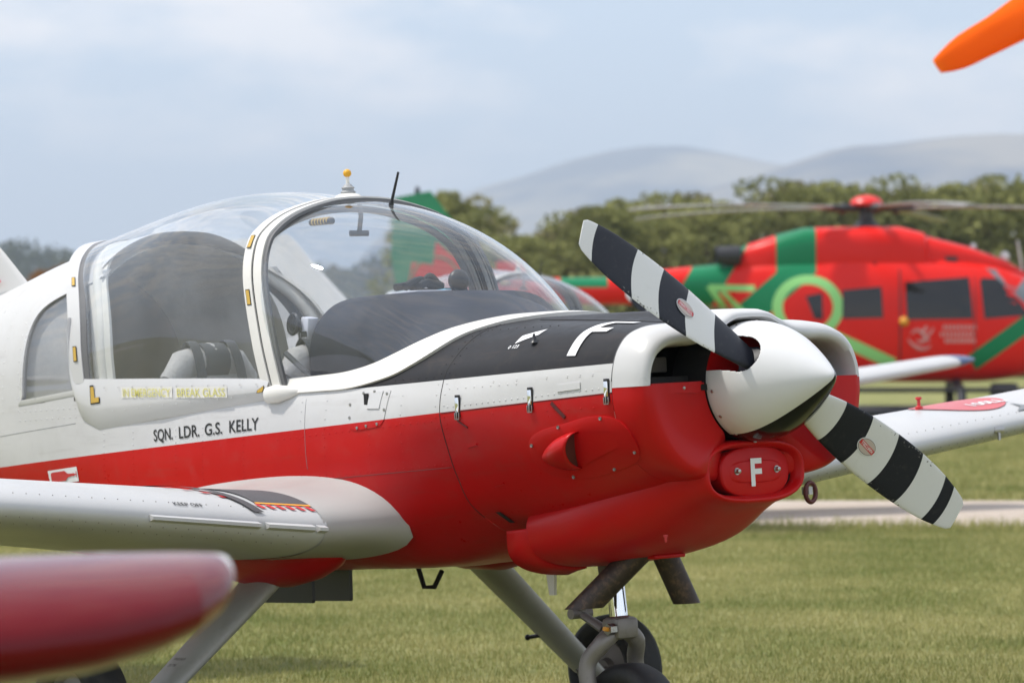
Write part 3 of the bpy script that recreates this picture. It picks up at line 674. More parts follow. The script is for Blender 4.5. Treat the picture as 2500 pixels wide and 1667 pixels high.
# ================================================================ aerials on the roof
m = MB(); m.lathe([(.77,.055),(.785,.045),(.79,.03),(.79,.022)], (-2.235, 0, 0), 'z', 20); m.build('beacon_base', M['frame_white'], plane)
m = MB(); m.lathe([(.789,.026),(.796,.029),(.802,.022),(.808,.022),(.812,.026),(.817,.019),(.824,.014),(.826,.008)], (-2.235, 0, 0), 'z', 18); bb_ = m.build('beacon_boot', M['greyprim'], plane)
m = MB(); m.tube([(-2.235, 0, .82), (-2.235, 0, .855)], .007, 10); m.build('beacon_stem', M['frame_white'], plane)
m = MB(); m.ball((-2.235, 0, .866), .0155, seg=20, rings=12); m.build('beacon_ball', M['ball'], plane)
m = MB(); m.tube([(-1.985, 0, .722), (-1.975, 0, .745)], [.012, .007], 10); m.build('whip_mount', M['plasticblk'], plane)
m = MB(); m.tube([(-1.978, 0, .74), (-1.93, 0, .845)], [.0058, .0045], 8); m.build('whip_aerial', M['plasticblk'], plane)
# amber corner marks on the canopy frame
def patch(name, pts, mat, d, parent=None):
    m = MB(); m.prism(pts, d); return m.build(name, mat, parent or plane, smooth=False)
def arch_pt(A, z, dx, e):
    i = min(range(len(A) // 2), key=lambda k: abs(A[k].z - z)); p = A[i]; t = (A[i + 1] - A[i]).normalized()
    return p + Vector((dx, 0, 0)) + outn(p) * e, t
for A, zs, dx in ((AHf, (.40, .61), -.031), (ARf, (.26,), -.03), (ARf, (.53,), -.02)):
    for z in zs:
        p, t = arch_pt(A, z, dx, .011); u = Vector((1, 0, 0))
        for nm, a, b, e, mt in (('mark_edge', .0125, .030, 0, M['ink']), ('amber_mark', .0095, .0265, .001, M['yellow'])):
            n_ = outn(p); patch(nm, [p + n_ * e + u * a + t * b, p + n_ * e - u * a + t * b, p + n_ * e - u * a - t * b, p + n_ * e + u * a - t * b], mt, n_ * .0008)
def on_sill(x, z, e=.0):
    y = interp([-3.34, -3.2, -2.7, -2.04], [.556, .562, .572, .552], x) - max(0, -z) * .02
    return Vector((x, -(y + .0135 + e), z))
for pts in ([(-3.15,.135),(-3.125,.135),(-3.12,.085),(-3.085,.088),(-3.085,.065),(-3.15,.062)], [(-2.095,.072),(-2.055,.088),(-2.055,.076),(-2.065,.064),(-2.10,.062)]):
    patch('mark_edge', [on_sill(x, z, .0005) for x, z in pts], M['ink'], (0, -.001, 0))
    cx = sum(p[0] for p in pts) / len(pts); cz_ = sum(p[1] for p in pts) / len(pts)
    patch('amber_mark', [on_sill(cx + (x - cx) * .84, cz_ + (z - cz_) * .84, .0012) for x, z in pts], M['yellow'], (0, -.001, 0))
def side_text(s, x0, x1, z0, z1, h, mat, fn, parent, name, bold=0.0):
    tm = text_mesh(s, 1.0, bold); w = max(v.co.x for v in tm.vertices); hh = max(v.co.y for v in tm.vertices)
    map_mesh(tm, lambda p, q: fn(x0 + (x1 - x0) * p / w, z0 + (z1 - z0) * p / w + q / hh * h)); return link(name, tm, mat, parent, smooth=False, off=(0, 0, 0) if parent is not plane else None)
side_text('IN EMERGENCY', -2.925, -2.612, .083, .071, .030, M['placard_yellow'], lambda x, z: on_sill(x, z, .003), sills[0], 'sill_lettering', .002)
side_text('BREAK GLASS', -2.574, -2.283, .069, .058, .030, M['placard_yellow'], lambda x, z: on_sill(x, z, .003), sills[0], 'sill_lettering', .002)
for x0, x1, z0, z1 in ((-2.935, -2.602, .078, .066), (-2.584, -2.273, .064, .053)):
    P = [on_sill(x0, z0, .0008), on_sill(x1, z1, .0008), on_sill(x1, z1 + .042, .0008), on_sill(x0, z0 + .042, .0008)]; mm = MB(); mm.add(P, [(0, 1, 2, 3)]); mm.build('clear_sticker', M['frame_white'], sills[0], smooth=False, off=(0, 0, 0))
for w_, xa, xb in (('SQN.', 0, .190), ('LDR.', .246, .448), ('G.S.', .496, .664), ('KELLY', .724, 1)):
    x_ = lambda t: -2.765 + .657 * t; z_ = lambda t: -.090 + .022 * t
    side_text(w_, x_(xa), x_(xb), z_(xa), z_(xb), .043, M['ink'], lambda x, z: on_side(x, z, .002), plane, 'name_lettering', .012)
# extinguisher placard
def P_(x, z, e): return on_side(x, z, e)
pl_ = MB(); pl_.add([P_(-3.548, -.182, .002), P_(-3.315, -.17, .002), P_(-3.311, -.226, .002), P_(-3.541, -.238, .002)], [(0, 1, 2, 3)]); po = pl_.build('placard', M['whitemark'], plane, smooth=False)
bt = [(.07,.25),(.09,.2),(.14,.16),(.56,.16),(.66,.38),(.84,.42),(.86,.38),(.88,.42),(.90,.46),(.94,.47),(.94,.3),(.96,.3),(.96,.7),(.94,.7),(.94,.53),(.90,.54),(.88,.58),(.86,.62),(.84,.58),(.66,.62),(.56,.84),(.14,.84),(.09,.8),(.07,.75)]
mm = MB(); mm.add([P_(-3.541 + .23 * a, -.2375 + .0115 * a + .056 * b, .0032) for a, b in bt], [tuple(range(len(bt)))]); mm.build('bottle_symbol', M['redmark'], po, smooth=False, off=(0, 0, 0))
# ================================================================ cowling details
def top_text(s, x0, y0, hx, wy, mat, name):
    tm = text_mesh(s, 1.0, .02); w = max(v.co.x for v in tm.vertices); hh = max(v.co.y for v in tm.vertices)
    return tm, w, hh
# big F that wraps over the starboard shoulder: its foot is low on the side, its arms reach over the top
sF = [p for p in section(-.43)]
dl = [0]
for a, b in zip(sF, sF[1:]): dl.append(dl[-1] + (b - a).length)
def wrap(x, s, e=.002):
    """point on the cowling at arc length s down from the top centre line, starboard side"""
    q = section(x); d = 0
    for a, b in zip(q, q[1:]):
        l_ = (b - a).length
        if d + l_ >= s or b is q[-1]:
            p = a.lerp(b, (s - d) / max(l_, 1e-9)); n = Vector((b.y - a.y, -(b.x - a.x))).normalized() * -1
            if n.dot(p - Vector((0, -.1))) < 0: n = -n
            p = p + n * e; return Vector((x, -p.x, p.y))
        d += l_
def wrap_poly(name, poly, mat, e=.002, parent=None, nx=6, ns=6):
    m = MB()
    for (xa, xb, sa0, sa1, sb0, sb1) in poly:
        rows = [[wrap(xa + (xb - xa) * i / nx, (sa0 + (sb0 - sa0) * i / nx) + ((sa1 + (sb1 - sa1) * i / nx) - (sa0 + (sb0 - sa0) * i / nx)) * j / ns, e) for j in range(ns + 1)] for i in range(nx + 1)]
        m.add(*grid(rows))
    return m.build(name, mat, parent or plane, sharp=0, off=None if parent is None else (0, 0, 0))
wrap_poly('letter_f', [(-.475,-.432,.275,.53,.275,.53), (-.4315,-.345,.275,.31,.275,.31), (-.4315,-.36,.385,.42,.385,.42)], M['whitemark'], .004, ns=16)
def latch(x, z):
    m = MB(); q = Vector((x, -side_y(x, z), z))
    def bx(mm, dx, dz, w, h, d, e): mm.box((x + dx, -side_y(x, z + dz) - e, z + dz), (w, d, h), bev=.0015)
    a = MB(); bx(a, 0, 0, .026, .075, .004, .0005); o = a.build('latch', M['dark'], plane)
    b = MB(); bx(b, 0, .004, .018, .05, .006, .004); b.build('latch_lever', M['chrome'], o, off=(0, 0, 0))
    c = MB(); bx(c, -.001, -.03, .005, .03, .005, .006); bx(c, 0, -.045, .022, .004, .005, .006); bx(c, -.011, -.034, .003, .024, .005, .006); bx(c, .011, -.034, .003, .024, .005, .006); c.build('latch_hook', M['steel'], o, off=(0, 0, 0))
    r = MB(); bx(r, .0, .031, .014, .008, .003, .005); r.build('latch_slot', M['ink'], o, off=(0, 0, 0))
for x, z in ((-.996, -.028), (-.626, -.018), (-.262, -.006)): latch(x, z)
# cheek outlet: raised oval panel with a blister scoop whose mouth faces forward
cp = [(-.671,-.212),(-.662,-.16),(-.60,-.128),(-.48,-.108),(-.342,-.088),(-.24,-.10),(-.19,-.14),(-.18,-.20),(-.22,-.24),(-.32,-.268),(-.46,-.292),(-.58,-.285),(-.645,-.255)]
ring = resample(catmull([Vector((x, z, 0)) for x, z in cp + [cp[0]]], 6), 60)[:-1]; cx, cz_ = -.43, -.19
rows = [[on_side(cx + (p.x - cx) * k, cz_ + (p.y - cz_) * k, e) for p in ring] for k, e in ((1, -.002), (1, .004), (.97, .005), (.6, .005), (.3, .005), (.02, .005))]
pan = mesh_obj('cheek_panel', *grid(rows, closed_u=True), M['red'], plane, sharp=30)
for k in (2, 11, 22, 32, 40, 50):
    p = ring[k]; q = on_side(cx + (p.x - cx) * .93, cz_ + (p.y - cz_) * .93, .006); mm = MB(); mm.lathe([(0, 0), (-.003, .006), (.001, .006)][::-1], q, 'y', 10); mm.build('screw', M['alloy'], pan, off=(0, 0, 0))
rows = []
for i in range(13):
    t = i / 12; x = -.615 + .175 * t; w = .062 * math.sin(min(1, t * 1.05 + .06) * math.pi / 2) ** .8; h = .062 * math.sin(min(1, t + .04) * math.pi / 2) ** .9; zc = -.218 + .022 * t; row = []
    for j in range(15):
        a = math.pi * j / 14; row.append(on_side(x + .035 * math.cos(a) * (t > .9) * 0 + .022 * t * math.cos(a), zc + w * math.cos(a), .004 + h * math.sin(a)))
    rows.append(row)
sc_ = mesh_obj('outlet_scoop', *grid(rows), M['red'], pan, sharp=0, off=(0, 0, 0)); s_ = sc_.modifiers.new('t', 'SOLIDIFY'); s_.thickness = .004
# recessed ramp ahead of the scoop mouth
rows = []
for t in lin(0, 1, 8):
    x = -.46 + .20 * t; w = .055 * (1 - .55 * t); zc = -.197 + .030 * t
    rows.append([on_side(x, zc + w * math.cos(a), .0065 + .018 * t * (1 - t) - .0 * math.sin(a)) for a in lin(0, math.pi, 9)])
mesh_obj('scoop_ramp', *grid(rows), M['red'], pan, sharp=0, off=(0, 0, 0))
mm = MB(); P = [on_side(-.455 + .02 * math.cos(a), -.197 + .054 * math.cos(a), .006 + .052 * math.sin(a)) for a in lin(0, math.pi, 15)]; mm.add(P, [tuple(range(15))]); mm.build('scoop_mouth', M['brown'], pan, off=(0, 0, 0))
# access panel with a ventilation slot
ap = [(-1.60,.035),(-1.37,.047),(-1.385,-.03),(-1.395,-.065),(-1.42,-.082),(-1.55,-.092),(-1.58,-.085),(-1.595,-.06)]
ring = [Vector((x, z, 0)) for x, z in ap]; rg = resample(ring + [ring[0]], 40)[:-1]; cx, cz_ = -1.485, -.02
rows = [[on_side(cx + (p.x - cx) * k, cz_ + (p.y - cz_) * k, e) for p in rg] for k, e in ((1, -.001), (1, .0025), (.6, .0025), (.02, .0025))]
apo = mesh_obj('access_panel', *grid(rows, closed_u=True), M['livery'], plane, sharp=30)
for x, z in ((-1.585, .0), (-1.583, -.045), (-1.54, -.083), (-1.49, -.078), (-1.43, -.073), (-1.388, .03), (-1.392, -.025), (-1.46, .04), (-1.52, .037)):
    mm = MB(); mm.lathe([(-.003, 0), (-.002, .0055), (.001, .0055)], on_side(x, z, .003), 'y', 10); mm.build('screw', M['steel'], apo, off=(0, 0, 0))
mm = MB(); mm.box(on_side(-1.497, .008, .002), (.022, .006, .054)); mm.build('vent_slot', M['dark'], apo, off=(0, 0, 0))
mm = MB(); mm.prism([on_side(-1.485, .034, .003), on_side(-1.41, .04, .0032), on_side(-1.42, -.02, .0032), on_side(-1.485, -.018, .003)], (0, -.003, 0)); mm.build('vent_ramp', M['white'], apo, smooth=False, off=(0, 0, 0))
# small fittings: bonnet stay, hinge clips, stickers
def side_box(name, x, z, w, h, mat, e=.003, rot=0, parent=None):
    c, s = math.cos(rot), math.sin(rot); P = [on_side(x + a * c - b * s, z + a * s + b * c, e - .004) for a, b in ((-w/2,-h/2),(w/2,-h/2),(w/2,h/2),(-w/2,h/2))]
    m = MB(); m.prism(P, (0, -.005, 0)); return m.build(name, mat, parent or plane, smooth=False)
side_box('hinge_clip', -.495, -.062, .075, .012, M['brown'], .004, R(-42)); side_box('hinge_clip', -.96, -.165, .05, .007, M['red'], .004, R(8)); side_box('hinge_clip', -.90, -.30, .055, .007, M['red'], .004, R(8)); side_box('hinge_clip', -.98, -.09, .05, .005, M['brown'], .003, R(-30))
side_box('reinforcing_plate', -.44, .012, .11, .022, M['white'], .003, R(3)); side_box('drain_tube', -1.0, -.415, .018, .04, M['rubber'], .012)
wrap_poly('data_sticker', [(-.80,-.71,.41,.455,.37,.415)], M['whitemark'], .002, nx=4, ns=4)
m = MB(); q = wrap(-.69, .46, .004); m.lathe([(-.002, .016), (.004, .01), (.02, .005), (.028, .004)], q, 'z', 12); m.build('bonnet_pin', M['plasticblk'], plane)
tm = text_mesh('0 123', .022, .0004); map_mesh(tm, lambda p, q: wrap(-.82 + p * 1.1, .478 - q, .002)); link('sticker_number', tm, M['whitemark'], plane, smooth=False)
# panel joints as thin raised sealant beads, and rows of rivets (far too many to pick apart)
def bead(name, pts, r, mat): m = MB(); m.tube(pts, r, 5); return m.build(name, mat, plane, sharp=0)
bead('panel_joint', [wrap(-1.092, s, .0003) for s in lin(.12, 1.12, 40)], .0016, M['rubber'])
bead('panel_joint', [wrap(-.2405, s, .0003) for s in lin(.30, .615, 26)], .0012, M['greymark'])
bead('cowl_joint', [on_side(x, .0392 * x - .006, .0004) for x in lin(-.24, -1.085, 30)], .0016, M['brown'])
bead('cowl_joint', [on_top(x, -.2 - .012 * (x + .24), .0008) for x in lin(-.3, -.95, 16)], .0012, M['dark'])
bead('panel_joint', [on_side(x, -.235 + .035 * (x + 1.1), .0003) for x in lin(-1.1, -1.72, 16)], .0012, M['brown'])
bead('panel_joint', [on_side(-1.84, z, .0003) for z in lin(.03, -.22, 12)], .0009, M['greymark'])
bead('panel_joint', [on_side(x, -.005 + .05 * (x + 3.3), .0003) for x in lin(-3.3, -4.6, 22)], .0009, M['greymark'])
def rivets(pts, r=.0040):
    m = MB()
    base = [(0, 0, 1)] + [(math.cos(a) , math.sin(a), 0) for a in lin(0, 2 * math.pi * 5 / 6, 6)]
    for p in pts:
        n = Vector((0, p.y, p.z + .1)).normalized(); a = Vector((1, 0, 0)); b = n.cross(a)
        m.add([p + n * .0024] + [p + (a * c[0] + b * c[1]) * r - n * .0006 for c in base[1:]], [(0, k, k % 6 + 1) for k in range(1, 7)])
    return m
rp = []
for x0 in (-1.07, -1.115): rp += [wrap(x0, s, .0008) for s in lin(.14, 1.1, 26)]
for x in lin(-.30, -1.05, 26): rp += [on_side(x, .0392 * x + .012, .0008)]
for x in lin(-1.14, -2.0, 24): rp += [on_side(x, .0392 * x - .03, .0008), on_side(x, -.225 + .035 * (x + 1.1), .0008)]
for x in lin(-1.15, -1.7, 14): rp += [on_side(x, .075 + .02 * x * 0 + (-.0), .0008)] if x > -1.4 else []
for xx in (-1.30, -1.47, -1.72, -1.86, -2.2, -2.45, -2.62, -2.9, -3.1): rp += [on_side(xx - .02 * (k / 8), z, .0008) for k, z in enumerate(lin(.02 if xx > -2 else -.05, -.24, 9))]
for x in lin(-3.25, -3.75, 12): rp += [on_side(x, .055, .0008), on_side(x, .02, .0008)]
for z in lin(.06, .45, 9): rp += [on_side(-3.76, z, .0008), on_side(-3.9, z, .0008)]
for x in lin(-.7, -1.05, 9): rp += [wrap(x, .62, .0008), wrap(x, .33, .0008)]
for x in (-.33, -.39, -.45, -.55, -.7, -.82): rp += [on_side(x, .045, .0008), on_side(x, -.06, .0008), on_side(x, .07 - .02, .0008)]
rv = rivets(rp).build('rivet_rows', M['livery'], plane, sharp=0); rv['kind'] = 'stuff'
sr = MB()
for x in lin(-3.05, -2.1, 11): sr.add(*(lambda q: ([q + Vector((0, -.002, 0))] + [q + Vector((.0042 * math.cos(a), .0005, .0042 * math.sin(a))) for a in lin(0, 2 * math.pi * 5 / 6, 6)], [(0, k, k % 6 + 1) for k in range(1, 7)]))(on_sill(x, interp([-3.1, -2.1], [.125, .095], x), .002)))
for x in lin(-3.0, -2.08, 12): sr.add(*(lambda q: ([q + Vector((0, -.002, 0))] + [q + Vector((.003 * math.cos(a), .0005, .003 * math.sin(a))) for a in lin(0, 2 * math.pi * 5 / 6, 6)], [(0, k, k % 6 + 1) for k in range(1, 7)]))(on_sill(x, interp([-3.1, -2.1], [.03, .055], x), .001)))
sr_ = sr.build('sill_rivets', M['white'], sills[0], sharp=0, off=(0, 0, 0)); sr_['kind'] = 'stuff'
# ================================================================ wings
WST = [(.40,-1.36,1.70,-.452,.150),(.62,-1.38,1.66,-.448,.150),(.80,-1.43,1.60,-.436,.150),(1.0,-1.50,1.52,-.412,.150),(2.0,-1.52,1.38,-.300,.142),(3.2,-1.58,1.18,-.178,.132),(4.6,-1.68,.95,-.02,.125)]
def wst(y):
    ys = [w[0] for w in WST]; return [interp(ys, [w[k] for w in WST], y) for k in range(1, 5)]
def foil(t, th):      # t 0..1 from the trailing edge over the top to the nose and back underneath
    if t <= .5: c = .5 * (1 + math.cos(2 * math.pi * t)); s = 1
    else: c = .5 * (1 + math.cos(2 * math.pi * t)); s = -1
    yt = 5 * th * (.2969 * math.sqrt(max(c, 0)) - .126 * c - .3516 * c * c + .2843 * c ** 3 - .1015 * c ** 4)
    cam_ = .025 / .16 * (2 * .4 * c - c * c) if c < .4 else .025 / .36 * (.2 + .8 * c - c * c)
    return c, cam_ + s * yt
def wing_pt(y, t, sgn, tip=1.0):
    le, ch, z, th = wst(min(y, 4.6)); c, h = foil(t, th)
    if y > 4.6:
        k = math.sqrt(max(0, 1 - ((y - 4.6) / .38) ** 2)); h *= k; mid = .42; le -= ch * (1 - k) * .30; ch = ch * (1 - (1 - k) * .55); z += (y - 4.6) * .12
    inc = R(2.0); X_, Z_ = -c * ch, h * ch
    return Vector((le + X_ * math.cos(inc) + Z_ * math.sin(inc), sgn * y, z + .012 + X_ * math.sin(inc) * 1 + Z_ * math.cos(inc)))
def wing_top(x, y, sgn, e=.003):
    le, ch, z, th = wst(y); t = .25
    lo, hi = 0.0, .5
    for _ in range(30):
        mid = (lo + hi) / 2
        if wing_pt(y, mid, 1).x < x: lo = mid
        else: hi = mid
    p = wing_pt(y, lo, sgn); p.z += e; return p
def wing(sgn):
    ys = lin(.79, 1.0, 5) + lin(1.0, 4.6, 30)[1:]; NT_ = 72
    V, F = grid([[wing_pt(y, j / NT_, sgn) for j in range(NT_)] for y in ys], closed_u=True)
    w = mesh_obj('wing', V, F, M['wing_white'], plane, sharp=50)
    ys = [4.6, 4.66, 4.74, 4.82, 4.89, 4.94, 4.97, 4.979]
    V, F = grid([[wing_pt(y, j / NT_, sgn) + (Vector((0, 0, 0)) if y > 4.6 else Vector()) for j in range(NT_)] for y in ys], closed_u=True); F.append(tuple(range(len(V) - NT_, len(V))))
    mesh_obj('wing_tip', V, F, M['navy'], plane, sharp=60)
    # leading-edge stall strips
    for ya, yb in ((1.03, 1.47), (.80, .83), (.842, 1.0)) if True else ():
        rows = [[wing_pt(y, t, sgn) + Vector((e, 0, ez)) for t, e, ez in ((.488, .0, 0), (.500, .022, .005), (.503, .022, -.003), (.512, .001, -.001))] for y in lin(ya, yb, 8)]
        V, F = grid(rows); F += [(0, 1, 2, 3), tuple(range(len(V) - 4, len(V)))]; mesh_obj('stall_strip', V, F, M['wing_white'], w, sharp=20, off=(0, 0, 0))
    rp = []
    for y in lin(.9, 4.4, 70): rp += [wing_pt(y, .53, sgn), wing_pt(y, .56, sgn), wing_pt(y, .44, sgn)]
    m = MB()
    for p in rp:
        m.ball(p, .0024, seg=6, rings=4)
    r_ = m.build('wing_rivets', M['alloy'], w, sharp=0, off=(0, 0, 0)); r_['kind'] = 'stuff'
    return w
wr, wl = wing(-1), wing(1)
# wing root fillets: a broad saddle from the fuselage side down on to the wing
def fillet(sgn):
    A = [(-3.05,-.36),(-2.85,-.315),(-2.66,-.285),(-2.4,-.258),(-2.1,-.243),(-1.87,-.243),(-1.68,-.258),(-1.55,-.288),(-1.46,-.335),(-1.405,-.40),(-1.40,-.45),(-1.43,-.49),(-1.52,-.52),(-1.7,-.54),(-2.1,-.555)]
    full = catmull([Vector((x, 0, z)) for x, z in A], 6); kf = max(range(len(full)), key=lambda q: full[q].x)
    Ad = resample(full[:kf + 1], 44) + resample(full[kf:], 18)[1:]
    Ad = [Vector((p.x, sgn * (side_y(p.x, max(p.z, -.45)) - .004 + (0 if p.z > -.45 else -.25 * (-.45 - p.z))), p.z)) for p in Ad]
    Bd = resample([wing_pt(.80, t, sgn) for t in lin(.03, .5, 120)], 44) + resample([wing_pt(.80, t, sgn) for t in lin(.5, .68, 60)], 18)[1:]
    n = 14; rows = []
    for i in range(n + 1):
        t = i / n; row = []
        for k, (a, b) in enumerate(zip(Ad, Bd)):
            c = Vector((a.x * .6 + b.x * .4, a.y + (b.y - a.y) * .25, b.z + (a.z - b.z) * .15))
            row.append(a * (1 - t) ** 2 + c * 2 * t * (1 - t) + b * t * t + Vector((.003 if 34 < k < 52 else 0, 0, .003 * (1 if k < 43 else -1))))
        rows.append(row)
    return mesh_obj('wing_fillet', *grid(rows), M['grey_white'], plane, sharp=0)
fl = [fillet(-1), fillet(1)]
# walkway, hatching, lettering on the starboard wing; fuel disc, star on the port wing
def wing_patch(name, pts, mat, sgn, e=.004, sub=8, parent=None):
    """quad given as 4 (x,y) corners, subdivided and laid on the wing skin"""
    a, b, c, d = [Vector((p[0], p[1], 0)) for p in pts]
    rows = [[(lambda q: wing_top(q.x, q.y, sgn, e))((a.lerp(b, i / sub)).lerp(d.lerp(c, i / sub), j / sub)) for i in range(sub + 1)] for j in range(sub + 1)]
    return mesh_obj(name, *grid(rows), mat, parent or wr, sharp=0, off=(0, 0, 0))
_ws = {}
def wing_s(y, s, sgn, e=.004):
    """point on the upper skin at arc length s back from the leading edge"""
    k = round(y, 3)
    if k not in _ws: _ws[k] = [wing_pt(y, t, 1) for t in lin(.5, .02, 240)]
    d = 0; P = _ws[k]
    for a, b in zip(P, P[1:]):
        l_ = (b - a).length
        if d + l_ >= s:
            p = a.lerp(b, (s - d) / max(l_, 1e-9)); n = Vector((b.z - a.z, 0, -(b.x - a.x))).normalized(); p = p + n * (e if n.z > 0 else -e); return Vector((p.x, sgn * p.y, p.z))
        d += l_
    return P[-1]
def skin_patch(name, fy, s0, s1, mat, sgn, e, ny=6, ns=40, parent=None):
    """fy(s) -> (y0, y1)"""
    rows = []
    for j in range(ns + 1):
        s_ = s0 + (s1 - s0) * j / ns; y0, y1 = fy(s_); rows.append([wing_s(y0 + (y1 - y0) * i / ny, s_, sgn, e) for i in range(ny + 1)])
    return mesh_obj(name, *grid(rows), mat, parent, sharp=0, off=(0, 0, 0))
for sgn, w in ((-1, wr), (1, wl)):
    skin_patch('walkway', lambda s: (.80, .985), .125, 1.1, M['walk'], sgn, .004, 6, 60, w)
    skin_patch('walkway_edge', lambda s: (.80, .985), .113, .1245, M['orange'], sgn, .004, 6, 2, w)
    for k in range(6): skin_patch('hatch_stripe', lambda s, k=k: (.80 + .033 * k + (s - .075) * .4, .816 + .033 * k + (s - .075) * .4), .078, .108, M['redmark'], sgn, .004, 2, 4, w)
    for k in range(4): skin_patch('hatch_stripe', lambda s, k=k: (1.055 + .10 * k * .3 + .2 * (s - .15), 1.085 + .10 * k * .3 + .2 * (s - .15)), .16 + .05 * k, .185 + .05 * k, M['redmark'], sgn, .004, 2, 4, w)
skin_patch('rubber_mat', lambda s: (.99 + .22 * max(0, s - .05) ** .8, 1.03 + .24 * max(0, s - .05) ** .8), .05, .62, M['walk'], -1, .007, 4, 50, wr)
tm = text_mesh('KEEP OFF', .030, .0003, xs=1.0); map_mesh(tm, lambda p, q: wing_s(1.345 - p * .95, .062 + q * 1.0, -1, .003)); link('wing_lettering', tm, M['ink'], wr, smooth=False, off=(0, 0, 0))
side = fl[0]; mm = MB(); mm.prism([(-1.46, -.735, -.415), (-1.465, -.775, -.42), (-1.455, -.775, -.458), (-1.45, -.735, -.452)], (.012, 0, .0)); mm.build('tape_patch', M['tape'], plane, smooth=False)
def disc(cx, cy, rx, ry, sgn, mat, name, e=.004, n=40, parent=None):
    P = [wing_top(cx, cy, sgn, e)]; rows = [[wing_top(cx + rx * k * math.cos(a), cy + ry * k * math.sin(a), sgn, e) for a in lin(0, 2 * math.pi * (n - 1) / n, n)] for k in (.02, .35, .7, 1)]
    return mesh_obj(name, *grid(rows, closed_u=True), mat, parent or wl, sharp=0, off=(0, 0, 0))
fd = disc(-1.86, 2.80, .20, .20, 1, M['pinkmark'], 'fuel_disc')
tm = text_mesh('100LL', .085, .002, align='CENTER'); map_mesh(tm, lambda p, q: wing_top(-1.76 - q * 1.05 + .03, 2.86 + p * 1.0, 1, .006)); link('fuel_lettering', tm, M['whitemark'], wl, smooth=False, off=(0, 0, 0))
m = MB(); q = wing_top(-1.9, 2.62, 1, 0); m.lathe([(-.005, .016), (.012, .016), (.016, .007), (.04, .007), (.044, .014), (.052, .012)], q, 'z', 14); m.build('fuel_cap', M['redmark'], wl, off=(0, 0, 0))
st = []
for k in range(8): a = math.pi / 4 * k + .3; r = .075 if k % 2 == 0 else .022; st.append(wing_top(-1.63 + r * math.cos(a), 2.96 + r * math.sin(a), 1, .005))
mm = MB(); mm.add(st, [tuple(range(8))]); mm.build('wing_star', M['greymark'], wl, smooth=False, off=(0, 0, 0))
tm = text_mesh('F - 19', .05, .0); map_mesh(tm, lambda p, q: wing_top(-1.6 + q * 0 - q, 3.03 + p, 1, .005)); link('wing_lettering', tm, M['greymark'], wl, smooth=False, off=(0, 0, 0))
m = MB(); p = wing_pt(2.72, .5, 1); m.box(p + Vector((-.006, 0, -.004)), (.02, .06, .028), bev=.006); m.box(p + Vector((.006, -.01, -.03)), (.006, .012, .03)); m.build('stall_vane', M['steel'], wl, off=(0, 0, 0))
m = MB(); p = wing_pt(1.62, .52, 1); m.box(p + Vector((-.03, 0, -.06)), (.04, .02, .03)); m.build('ring_lug', M['wing_white'], wl, off=(0, 0, 0))
m = MB(); c = wing_pt(1.62, .535, 1) + Vector((.0, 0, -.055)); m.tube([c + Vector((.0, .027 * math.cos(a), .037 * math.sin(a))) for a in lin(0, 2 * math.pi, 25)], .0095, 8, caps=False); m.build('tie_down_ring', M['brown'], wl, off=(0, 0, 0))
# ================================================================ tail
m = MB(); rows = []
for z, le, te, th in [(.40,-4.15,-6.25,.06),(.571,-4.39,-6.28,.055),(.74,-4.60,-6.3,.05),(1.0,-4.95,-6.35,.045),(1.25,-5.25,-6.42,.035),(1.32,-5.36,-6.44,.02)]:
    rows.append([Vector((le + (te - le) * foil(j / 40, .12)[0], (foil(j / 40, .12)[1] - 0) * .5 * th / .06 * .9 * (1 if True else 1), z)) for j in range(40)])
V, F = grid(rows, closed_u=True); F.append(tuple(range(len(V) - 40, len(V)))); mesh_obj('fin', V, F, M['white'], plane, sharp=50)
side_z = .52
mm = MB(); mm.prism([(-4.66, -.031, .60), (-4.58, -.031, .617), (-4.58, -.031, .609), (-4.66, -.031, .59)], (0, -.002, 0)); mm.build('fin_stripe', M['redmark'], plane, smooth=False)
for s in (-1, 1):
    V, F = grid([[Vector((le + (te - le) * foil(j / 40, .1)[0], s * y, .34 + (te - le) * -foil(j / 40, .1)[1])) for j in range(40)] for y, le, te in ((.05, -5.4, -6.3), (1.0, -5.5, -6.28), (1.6, -5.56, -6.26), (1.66, -5.7, -6.2))], closed_u=True)
    F.append(tuple(range(len(V) - 40, len(V)))); mesh_obj('tailplane', V, F, M['white'], plane, sharp=50)
# ================================================================ undercarriage
GZ = lambda x, y: None
MR = {}
IAX = AX.transposed()
def ground_z(x, y):
    """height of the ground plane under body point (x,y) in the aircraft frame"""
    # world z of (x,y,z) is HUB.z + x*f.z + y*l.z + z*k.z
    return -(HUB.z + x * AX[2][0] + y * AX[2][1]) / AX[2][2]
def wheel(c, r, w, name='wheel'):
    # tyre profile around the y axis, standing on the ground
    pr = [(-w * .32, r * .60), (-w * .46, r * .68), (-w * .5, r * .82), (-w * .44, r * .93), (-w * .28, r * .985), (0, r), (w * .28, r * .985), (w * .44, r * .93), (w * .5, r * .82), (w * .46, r * .68), (w * .32, r * .60)]
    m = MB(); m.lathe(pr, c, 'y', 48, caps=False); t = m.build(name, M['rubber'], plane, sharp=0)
    m = MB(); m.lathe([(-w * .32, r * .61), (-w * .2, r * .5), (-w * .25, r * .22), (-w * .4, r * .18), (-w * .4, 0)], c, 'y', 32, caps=False); m.lathe([(w * .32, r * .61), (w * .2, r * .5), (w * .25, r * .22), (w * .4, r * .18), (w * .4, 0)], c, 'y', 32, caps=False)
    m.build('rim', M['alloy'], t, off=(0, 0, 0)); return t
